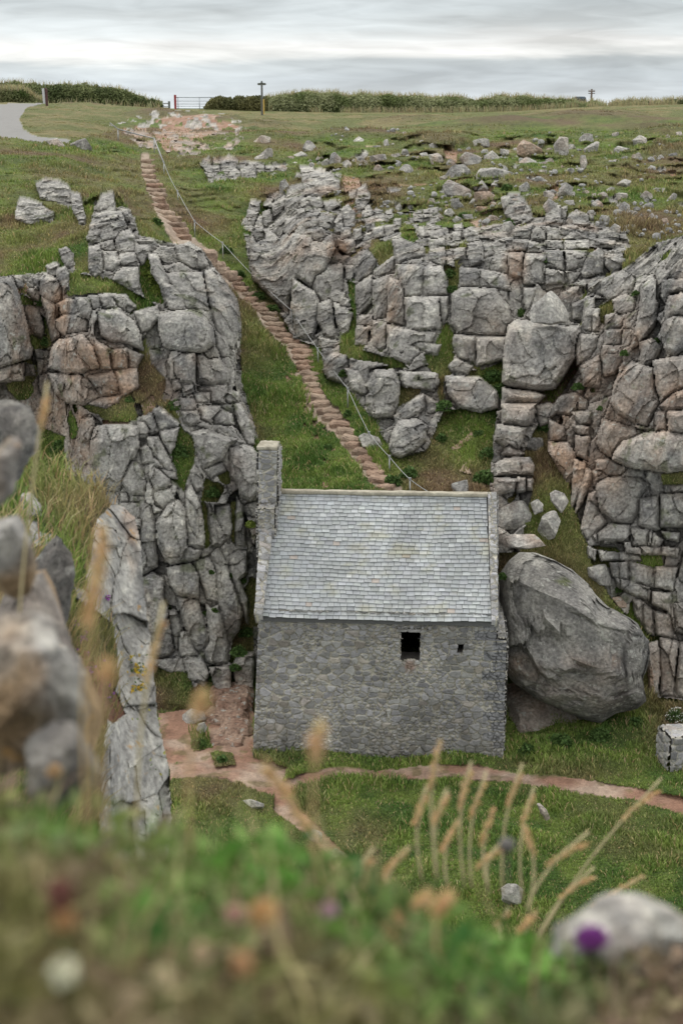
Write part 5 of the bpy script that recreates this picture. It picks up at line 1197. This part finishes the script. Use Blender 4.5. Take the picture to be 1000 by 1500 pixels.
v = np.arange(X3g.size).reshape(X3g.shape); q3 = np.stack([v[1:, :-1], v[1:, 1:], v[:-1, 1:], v[:-1, :-1]], -1); keep = in3[1:, :-1] & in3[:-1, 1:] & in3[:-1, :-1] & in3[1:, 1:]
# skirt: the rock and turf continue away from the viewpoint and down into the gorge behind the visible edge
bd = np.argwhere(keep[:, :-1] & ~keep[:, 1:]); skV, skQ, skC = [], [], []; base_n = X3g.size
vert = PP3.reshape(-1, 3); colr = CC3.reshape(-1, 3)
def skirt(edges):
    global base_n
    for a, b in edges:
        for d0, z0, d1, z1 in ((0, 0, .5, -.5), (.5, -.5, 1.2, -3), (1.2, -3, 1.8, -7)):
            p = [vert[a]+[-d0*.3, d0, z0], vert[b]+[-d0*.3, d0, z0], vert[b]+[-d1*.3, d1, z1], vert[a]+[-d1*.3, d1, z1]]; skV.extend(p); skQ.append([base_n, base_n+1, base_n+2, base_n+3]); skC.extend([colr[a], colr[b], colr[b], colr[a]]); base_n += 4
skirt([(v[i, j+1], v[i+1, j+1]) for i, j in bd]); bt = np.argwhere(keep[1:, :] & ~keep[:-1, :]); skirt([(v[i+1, j+1], v[i+1, j]) for i, j in bt])
AV = np.concatenate([vert, np.array(skV)]); AC = np.concatenate([colr, np.array(skC)]); qq = q3[keep]; kk = cl3[1:, :-1][keep]
for nm, sel, mt in (('near_cliff', kk == 1, M['nearrock']), ('near_slope', kk != 1, M['turf'])):
    Q = qq[sel]
    if nm == 'near_cliff': Q = np.concatenate([Q, np.array(skQ)])
    u, inv = np.unique(Q, return_inverse=True); tag(mk(nm, AV[u], inv.reshape(-1, 4), AC[u], mt, smooth=nm == 'near_slope'), kind='structure')
# long grass on the near slope
n = 16000; x = RNG.uniform(-125, 225, n); y = RNG.uniform(655, 1290, n); j = np.clip(((x+130)/1.5).astype(int), 0, len(xs3)-1); i = np.clip(((y-630)/1.5).astype(int), 0, len(rs3)-1); ok = in3[i, j] & (cl3[i, j] == 0); ok |= in3[i, j] & (cl3[i, j] == 2) & (RNG.random(n) < .25); i, j = i[ok], j[ok]
b = PP3[i, j]-np.array([0, 0, .01]); n = len(b); c = grassc(g3[i, j], a3[i, j], b3[i, j], cl3[i, j] == 4)*(1+RNG.uniform(-.25, .5, (n, 1))); s_ = RNG.random(n) < .25; c[s_] = tint(s_.sum(), (.38, .29, .15))
V, Q, C = blades(b, RNG.uniform(.10, .30, n), RNG.uniform(.003, .006, n), RNG.uniform(.3, 1.1, n), np.clip(c*1.15, 0, .9)); tag(mk('slope_grass', V, Q, C, M['leaf']), 'long arching grass on the near ledge at the left of the gorge', 'grass', kind='stuff')
# flower clumps on the near slope
def clump(lab, x, y, n, col, r, name='flowers', g=(.09, .15, .04)):
    j = int((x+130)/1.5); i = int((y-630)/1.5); p = PP3[i, j]; o = tag(empty(name, p), lab, 'flowers'); d = RNG.normal(size=(n*4, 3))*r; d[:, 2] = np.abs(d[:, 2])
    V, Q, C = leaves(d, RNG.uniform(.008, .02, n*4), tint(n*4, g), .2, .5); mk('foliage', V, Q, C, M['leaf'], o); r = r*1.3; d = RNG.normal(size=(n*5, 3))*r; d[:, 2] = np.abs(d[:, 2])+r*.4; d[:, 1] -= r; d = d[:n].repeat(5, 0)+RNG.normal(size=(n*5, 3))*.006; V, Q, C = leaves(d, np.full(n*5, .011), tint(n*5, col), .1, .8); mk('blossoms', V, Q, C, M['leaf'], o)
clump('cluster of small yellow flowers on the near ledge at the left', 200, 985, 22, (.62, .42, .04), .05); clump('yellow flowers just below the larger yellow cluster on the near ledge', 202, 1010, 14, (.62, .42, .04), .04)
clump('small purple flowers high on the pale rock of the near ledge', 157, 878, 5, (.34, .10, .36), .015)
clump('spray of purple flowers above the red soil of the near ledge', 118, 940, 14, (.32, .14, .38), .06); clump('purple flowers at the left side of the red soil patch', 108, 965, 9, (.32, .14, .38), .04); clump('purple flowers in the middle of the red soil patch', 135, 982, 9, (.32, .14, .38), .04); clump('purple flowers low on the red soil patch', 160, 1022, 6, (.32, .14, .38), .03)
clump('bright green leafy weeds below the red soil on the near ledge', 120, 1020, 3, (.4, .4, .1), .14, 'leafy_plant', (.11, .20, .04)); clump('green leafy weeds hanging from the lower near ledge', 210, 1060, 3, (.4, .4, .1), .12, 'leafy_plant', (.10, .19, .04)); clump('green creeper on the pale pillar at the foot of the near ledge', 215, 1130, 3, (.4, .4, .1), .10, 'leafy_plant', (.09, .17, .04))
# big rocks close to the camera
NR_ = [('tall smooth grey rock at the left edge, above the lichen covered one', '-40 560 0 562 20 567 40 590 55 625 50 655 30 690 25 735 0 750 -40 760', 6.2, 1.0, 0), ('orange lichen covered rock at the left edge in front of the tall smooth one', '-30 615 0 618 26 622 34 650 22 690 18 725 0 740 -30 745', 3.2, 1.0, 1), ('dark angular grey rock with a sharp corner on the near ledge', '42 778 55 757 85 775 103 812 108 860 95 915 82 952 60 935 45 885', 7.4, 1.1, 0),
 ('pale blocky rock at the left edge just below the lichen covered one', '-30 732 12 736 30 755 45 785 48 835 46 880 0 885 -30 880', 3.4, .92, 2), ('large blurred tan rock filling the lower left edge', '-40 840 15 842 35 850 50 878 66 885 74 930 98 962 124 1040 132 1070 112 1125 70 1150 -40 1160', 2.7, .98, 2), ('broad dark tan rock mass behind the large blurred rock at the lower left', '-40 735 20 745 48 800 62 860 96 950 130 1030 168 1110 190 1190 60 1240 -40 1240', 4.2, .8, 2),
 ('low blurred grey rock below the large tan rock at the lower left', '30 1062 70 1050 110 1060 150 1110 155 1165 100 1200 20 1190', 2.2, .95, 0),
 ('blurred pale rock in the lower right corner behind the purple thistle', '765 1400 780 1368 830 1338 890 1312 950 1292 1080 1280 1100 1440 1000 1460 900 1450 830 1435 780 1425', 1.75, 1.5, 0)]
for k, (lab, pg, Y, tn, li) in enumerate(NR_):
    o_, P, Fq = boulder(parse(pg), Y, .9, 5, 900+k, 14, .20, .42); W = (P+o_)*9; C = rock_colour(W/np.array([1, 1, 1]), np.clip(.2+.8*fbm(W/2, 3, 730+k), 0, 1)*(.9 if li else .3), np.full(len(P), tn))
    if li: C = mixc(C, (.42, .26, .06) if li == 1 else (.40, .26, .13), np.clip(fbm(W/3, 3, 740+k)*3+(.3 if li == 1 else -.1), 0, .85))
    if k == 2: C = C*.5
    C = C*(.8 if k < 7 else 1)
    o = mk('rock', P, Fq, C, M['nearrock' if li else 'rock'], None, True); o.location = o_; tag(o, lab, 'rock')
# ---------------------------------------------------------------- the bank at the photographer's feet
nx, ny = 90, 90; bxs = np.linspace(-3.2, 3.0, nx); bys = np.linspace(-.6, 3.6, ny); BX, BY = np.meshgrid(bxs, bys)
def bankz(x, y):
    e = 1.75+.35*np.clip(-x, 0, 3)-.1*np.clip(x, 0, 3)+.1*np.sin(x*5); z = 17.6-.70-.34*(y-.7)+.13*np.clip(-x-.02, 0, 2)-.55*np.clip(x-.0, 0, .34)*sm(.85, 1.4, y)+.05*fb2(x*3, y*3, 3, 800)-.05*np.clip(1-np.abs(x-.12)/.25, 0, 1)
    return z-np.clip(y-e, 0, None)**1.4*4.5
BZ = bankz(BX, BY); V = np.stack([BX, BY, BZ], -1).reshape(-1, 3); v = np.arange(nx*ny).reshape(ny, nx); q = np.stack([v[:-1, :-1], v[:-1, 1:], v[1:, 1:], v[1:, :-1]], -1).reshape(-1, 4)
tag(mk('near_bank', V, q, mixc((.10, .085, .05), (.07, .09, .035), np.clip(.5+fbm(V*3, 3, 801), 0, 1)), M['turf'], smooth=True), kind='structure')
def bankcol(x, y, px, py):
    n = len(x); g = np.clip(blobs('420 1250 230 70 1;720 1400 170 110 1;260 1330 120 90 .8;90 1210 120 50 .7;560 1330 120 70 .8', px, py)+.5*fb2(x*9, y*9, 3, 810), 0, 1)
    brn = mixc((.17, .115, .085), (.29, .205, .14), RNG.random(n)); brn = mixc(brn, (.20, .20, .07), np.clip(.5+1.6*fb2(x*6+3, y*6, 2, 811), 0, 1)); grn = mixc((.045, .14, .03), (.14, .30, .05), np.clip(.5+1.8*fb2(x*8+9, y*8, 2, 812), 0, 1)); c = mixc(brn, grn, g)
    return c*(1+RNG.uniform(-.25, .35, (n, 1)))
n = 26000; x = RNG.uniform(-1.3, 1.3, n); y = RNG.uniform(.35, 2.3, n); k = np.abs(x) < .30*y+.15; x, y = x[k], y[k]; n = len(x); z = bankz(x, y); lift = RNG.uniform(0, .13, n)**1; c = np.stack([x, y, z+lift], -1); px, py = pix(c); k = np.linalg.norm(c-EYE, axis=1) > .62; c = c[k]; V, Q, C = leaves(c, RNG.uniform(.008, .024, k.sum()), bankcol(x, y, px, py)[k], .2, .5); tag(mk('undergrowth', V, Q, C, M['leaf']), 'blurred low green and brown plants covering the bank in the foreground', 'undergrowth', kind='stuff')
n = 5200; x = RNG.uniform(-1.3, 1.2, n); y = RNG.uniform(.75, 2.3, n); k = np.abs(x) < .32*y+.1; x, y = x[k], y[k]; n = len(x); c = np.stack([x, y, bankz(x, y)-.01], -1); px, py = pix(c); V, Q, C = blades(c, RNG.uniform(.06, .17, n)*np.where((px > 520) & (px < 820), .7, 1), RNG.uniform(.0012, .0028, n), RNG.uniform(.2, 1, n), np.clip(bankcol(x, y, px, py)*1.25, 0, .9)); tag(mk('bank_grass', V, Q, C, M['leaf']), 'blurred grass blades rising from the foreground bank', 'grass', kind='stuff')
n = 130; x = RNG.uniform(-.9, .5, n); y = RNG.uniform(1.0, 2.0, n); c = np.stack([x, y, bankz(x, y)-.01], -1); V, Q, C = blades(c, RNG.uniform(.12, .26, n), RNG.uniform(.0012, .0024, n), RNG.uniform(.1, .6, n), tint(n, (.55, .44, .25), .25)); tag(mk('dry_grass', V, Q, C, M['leaf']), 'blurred pale straw blades standing up from the foreground bank', 'grass', kind='stuff')
# dry grass stalks with seed heads, each its own plant
STK = [(645, 1085, 640, 1270, 2.2, 26), (625, 1150, 618, 1290, 2.3, 22), (655, 1155, 640, 1290, 2.1, 20), (672, 1200, 655, 1300, 2.4, 20), (690, 1115, 680, 1300, 2.4, 26), (712, 1130, 690, 1300, 2.6, 26), (722, 1185, 715, 1310, 2.4, 20), (765, 1118, 735, 1310, 2.5, 24), (782, 1152, 765, 1320, 2.7, 22), (768, 1210, 772, 1340, 2.3, 16), (862, 1218, 770, 1330, 2.4, 30), (968, 1140, 785, 1380, 2.9, 30), (942, 1283, 800, 1390, 2.8, 34), (870, 1270, 780, 1390, 2.6, 26), (735, 1232, 715, 1300, 2.4, 22), (600, 1240, 560, 1330, 1.9, 34), (548, 1243, 520, 1320, 2.0, 28), (508, 1250, 480, 1330, 2.0, 24), (432, 1185, 520, 1360, 1.8, 30), (385, 1108, 470, 1300, 1.7, 46), (630, 1300, 560, 1440, 1.5, 24), (590, 1330, 540, 1480, 1.4, 26), (240, 882, 200, 1240, 1.9, 44), (470, 1050, 470, 1300, 1.25, 34), (152, 775, 140, 1240, 1.5, 40), (137, 830, 130, 1250, 1.45, 46), (70, 560, 20, 1150, 2.3, 24), (298, 1012, 280, 1250, 1.35, 20), (160, 962, 160, 1250, 1.3, 18), (660, 1300, 640, 1400, 1.3, 26), (785, 1335, 772, 1400, 2.2, 18), (745, 1330, 740, 1390, 2.4, 14)]
stl = []
for k, (tx_, ty_, bx_, by_, Y, L) in enumerate(STK):
    r = random.Random(k+50); tip = at(tx_, ty_, Y); foot = at(bx_, by_, Y*.97); lean = np.sign(tx_-bx_+.1); Y = Y*(1.35 if Y > 1.75 else 1.15); tip = at(tx_, ty_, Y); foot = at(bx_, by_, Y*.97); m = Y/F
    pts = []
    for t in np.linspace(0, 1, 9): p = foot*(1-t)+tip*t; p = p+np.array([lean*-.012*math.sin(t*math.pi)*(Y/2), 0, .004*math.sin(t*math.pi)*Y/2]); pts.append(p)
    o = tag(empty('grass_stalk', foot), None, 'grass', 'dry grass stalks in the foreground'); g_ = (.60, .52, .31) if Y > 2.5 else (.62, .46, .24); tube('stem', [p-foot for p in pts], [.0032 if Y > 2 else .002]*9, g_, M['leaf'], o, 5)
    # seed head: spikelets along the last stretch
    d = pts[-1]-pts[-2]; d /= np.linalg.norm(d); hl = L*m*(3.0 if Y > 2.5 else 2.0); nsp = 150; tt = RNG.random(nsp); c = (pts[-1]-foot)-d*(hl*tt)[:, None]+0+np.array([lean*.0, 0, 0])-np.array([0, 0, 1])*((1-tt)**2*hl*.25*(1 if k % 3 else 0))[:, None]+RNG.normal(size=(nsp, 3))*(.0018+.0022*np.sin(tt*3.1))[:, None]
    V, Q, C = leaves(c, RNG.uniform(.004, .0085, nsp), tint(nsp, (.70, .50, .27), .2), .3, .4); mk('seed_head', V, Q, C, M['leaf'], o); stl.append((tx_, o))
stl.sort(key=lambda t: t[0]); WORDS = 'first second third fourth fifth sixth seventh eighth ninth tenth eleventh twelfth thirteenth fourteenth fifteenth sixteenth seventeenth'.split()
for k, (_, o) in enumerate(stl): o['label'] = 'dry straw coloured grass stalk with a seed head, '+(f'{WORDS[k]} from the left in the foreground' if k < 16 else f'{WORDS[len(stl)-1-k]} from the right in the foreground')
# thistle
tp_ = at(866, 1378, 1.45); th = tag(empty('thistle', tp_-np.array([0, 0, .16])), 'purple thistle flower in front of the pale rock at the lower right', 'thistle'); tube('stem', [(0, 0, 0), (.004, 0, .08), (0, 0, .145)], .002, (.10, .16, .06), M['leaf'], th, 6)
n = 500; d = RNG.normal(size=(n, 3)); d /= np.linalg.norm(d, axis=1)[:, None]; d[:, 2] = np.abs(d[:, 2])*.9-.15; V, Q, C = leaves(d*.0175*RNG.uniform(.6, 1, (n, 1))+np.array([0, 0, .162]), np.full(n, .007), tint(n, (.30, .08, .34), .25), .1, .3); mk('flower_head', V, Q, C, M['leaf'], th)
V, Fq = ICO[3]; mk('bud', V*np.array([.012, .012, .010])+np.array([0, 0, .145]), Fq, np.broadcast_to((.10, .13, .07), V.shape), M['leaf'], th, True)
tp_ = at(742, 1238, 2.1); th = tag(empty('thistle', tp_-np.array([0, 0, .16])), 'closed grey thistle bud among the dry stalks', 'thistle'); tube('stem', [(0, 0, -.1), (.004, 0, .08), (0, 0, .15)], .002, (.16, .16, .12), M['leaf'], th, 6); V, Fq = ICO[3]; mk('bud', V*np.array([.014, .014, .013])+np.array([0, 0, .16]), Fq, np.broadcast_to((.17, .16, .15), V.shape), M['leaf'], th, True)
def blossom(x, y, Y, r, col, lab, name='flower'):
    p = at(x, y, Y); o = tag(empty(name, p-np.array([0, 0, .05])), lab, 'flower'); tube('stem', [(0, 0, -.03), (0, 0, .045)], .0015, (.12, .17, .06), M['leaf'], o, 5); n = 120; d = RNG.normal(size=(n, 3)); d /= np.linalg.norm(d, axis=1)[:, None]; V, Q, C = leaves(d*r*RNG.uniform(.3, 1, (n, 1))+np.array([0, 0, .05]), np.full(n, r*.5), tint(n, col, .12, .05), .1, .7); mk('petals', V, Q, C, M['leaf'], o)
blossom(95, 1425, .95, .011, (.72, .70, .55), 'blurred cream flower head near the lower left corner'); blossom(385, 1338, 1.15, .012, (.60, .36, .16), 'blurred orange flower in the middle of the foreground bank'); blossom(345, 1340, 1.15, .009, (.55, .34, .28), 'blurred pinkish flower left of the orange one')
blossom(482, 1333, 1.3, .008, (.55, .36, .42), 'small blurred pale pink flower right of the orange one'); blossom(90, 1310, 1.05, .012, (.22, .10, .08), 'blurred dark red flower on the left of the foreground bank'); blossom(240, 1430, .95, .008, (.60, .52, .34), 'small blurred straw coloured flower right of the cream one'); blossom(95, 1345, 1.05, .010, (.58, .36, .18), 'blurred tan flower just below the dark red one'); blossom(80, 1130, 2.0, .012, (.48, .33, .18), 'blurred tan patch of flowers on the low grey rock at the left')
blossom(295, 1395, .98, .009, (.60, .48, .32), 'blurred beige seed head left of centre near the bottom'); blossom(355, 1410, .98, .009, (.55, .34, .18), 'blurred brown seed head in the bottom middle')
def setup():
    cam = bpy.data.cameras.new('camera'); co = bpy.data.objects.new('camera', cam); COL.objects.link(co); SC.camera = co
    co.location = EYE; co.rotation_euler = (math.pi/2-PITCH, 0, 0); cam.sensor_fit = 'VERTICAL'; cam.sensor_height = 36; cam.lens = 50
    cam.clip_start = .02; cam.clip_end = 20000; cam.dof.use_dof = True; cam.dof.focus_distance = 41; cam.dof.aperture_fstop = 2.8
    w = bpy.data.worlds.new('World'); SC.world = w; w.use_nodes = True; nt = w.node_tree; N, L = nt.nodes, nt.links; N.clear()
    EL, AZ = math.radians(55), math.radians(-35)     # sun high, ahead-left of the viewpoint
    out = N.new('ShaderNodeOutputWorld'); bg = N.new('ShaderNodeBackground'); L.new(bg.outputs[0], out.inputs[0])
    sky = N.new('ShaderNodeTexSky'); sky.sky_type = 'NISHITA'; sky.sun_disc = False; sky.sun_elevation = EL; sky.sun_rotation = AZ
    tc = N.new('ShaderNodeTexCoord'); mp = N.new('ShaderNodeMapping'); mp.inputs['Scale'].default_value = (1.6, 1.6, 13.); L.new(tc.outputs['Generated'], mp.inputs['Vector'])
    mp.inputs['Location'].default_value = (3.1, .4, 2.35)
    def noise(sc, det, dist=0, src=None):
        n = N.new('ShaderNodeTexNoise'); n.inputs['Scale'].default_value = sc; n.inputs['Detail'].default_value = det; n.inputs['Distortion'].default_value = dist; L.new(src or mp.outputs[0], n.inputs['Vector']); return n.outputs[0]
    n1 = noise(3.4, 8, .5); n2 = noise(11, 6, .8)
    ad = N.new('ShaderNodeMath'); ad.operation = 'MULTIPLY_ADD'; L.new(n2, ad.inputs[0]); ad.inputs[1].default_value = .38; L.new(n1, ad.inputs[2])
    # height bands: pale grey-blue by the horizon, a bright streak, grey above
    sp = N.new('ShaderNodeSeparateXYZ'); L.new(tc.outputs['Generated'], sp.inputs[0])
    ws = N.new('ShaderNodeMath'); ws.operation = 'MULTIPLY_ADD'; L.new(n1, ws.inputs[0]); ws.inputs[1].default_value = .030; L.new(sp.outputs['Z'], ws.inputs[2])
    cr = N.new('ShaderNodeValToRGB'); L.new(ws.outputs[0], cr.inputs[0]); e = cr.color_ramp.elements
    e[0].position = .014; e[0].color = (.74, .79, .81, 1); e[1].position = .9; e[1].color = (1.5, 1.5, 1.48, 1)
    for p, c in ((.020, (.68, .73, .76)), (.034, (.60, .655, .69)), (.043, (.62, .67, .69)), (.048, (.84, .85, .83)), (.056, (.90, .90, .885)), (.064, (.70, .74, .75)), (.078, (.62, .67, .69)), (.13, (.66, .69, .70)), (.35, (1.05, 1.06, 1.06))):
        el = e.new(p); el.color = (*c, 1)
    mr = N.new('ShaderNodeMapRange'); mr.inputs['From Min'].default_value = .50; mr.inputs['From Max'].default_value = .90; mr.inputs['To Min'].default_value = .78; mr.inputs['To Max'].default_value = 1.32; L.new(ad.outputs[0], mr.inputs['Value'])
    vm = N.new('ShaderNodeVectorMath'); vm.operation = 'SCALE'; L.new(cr.outputs[0], vm.inputs[0]); L.new(mr.outputs[0], vm.inputs['Scale'])
    ns = N.new('ShaderNodeVectorMath'); ns.operation = 'SCALE'; L.new(sky.outputs[0], ns.inputs[0]); ns.inputs['Scale'].default_value = .08
    mx = N.new('ShaderNodeMix'); mx.data_type = 'RGBA'; mx.inputs['Factor'].default_value = .94; L.new(ns.outputs[0], mx.inputs['A']); L.new(vm.outputs[0], mx.inputs['B']); L.new(mx.outputs['Result'], bg.inputs[0]); bg.inputs[1].default_value = 1.05
    l = bpy.data.lights.new('sun', 'SUN'); l.energy = 1.4; l.angle = math.radians(18); l.color = (1, .96, .9); lo = bpy.data.objects.new('sun', l); COL.objects.link(lo)
    sd = Vector((math.sin(AZ)*math.cos(EL), math.cos(AZ)*math.cos(EL), math.sin(EL))); lo.rotation_euler = sd.to_track_quat('Z', 'Y').to_euler(); lo.location = (0, 30, 60)
    SC.view_settings.view_transform = 'Standard'; SC.view_settings.look = 'None'; SC.view_settings.exposure = 0; SC.view_settings.gamma = 1
    SC.cycles.use_denoising = True; SC.cycles.max_bounces = 6; SC.cycles.diffuse_bounces = 3; SC.cycles.transparent_max_bounces = 4
setup()
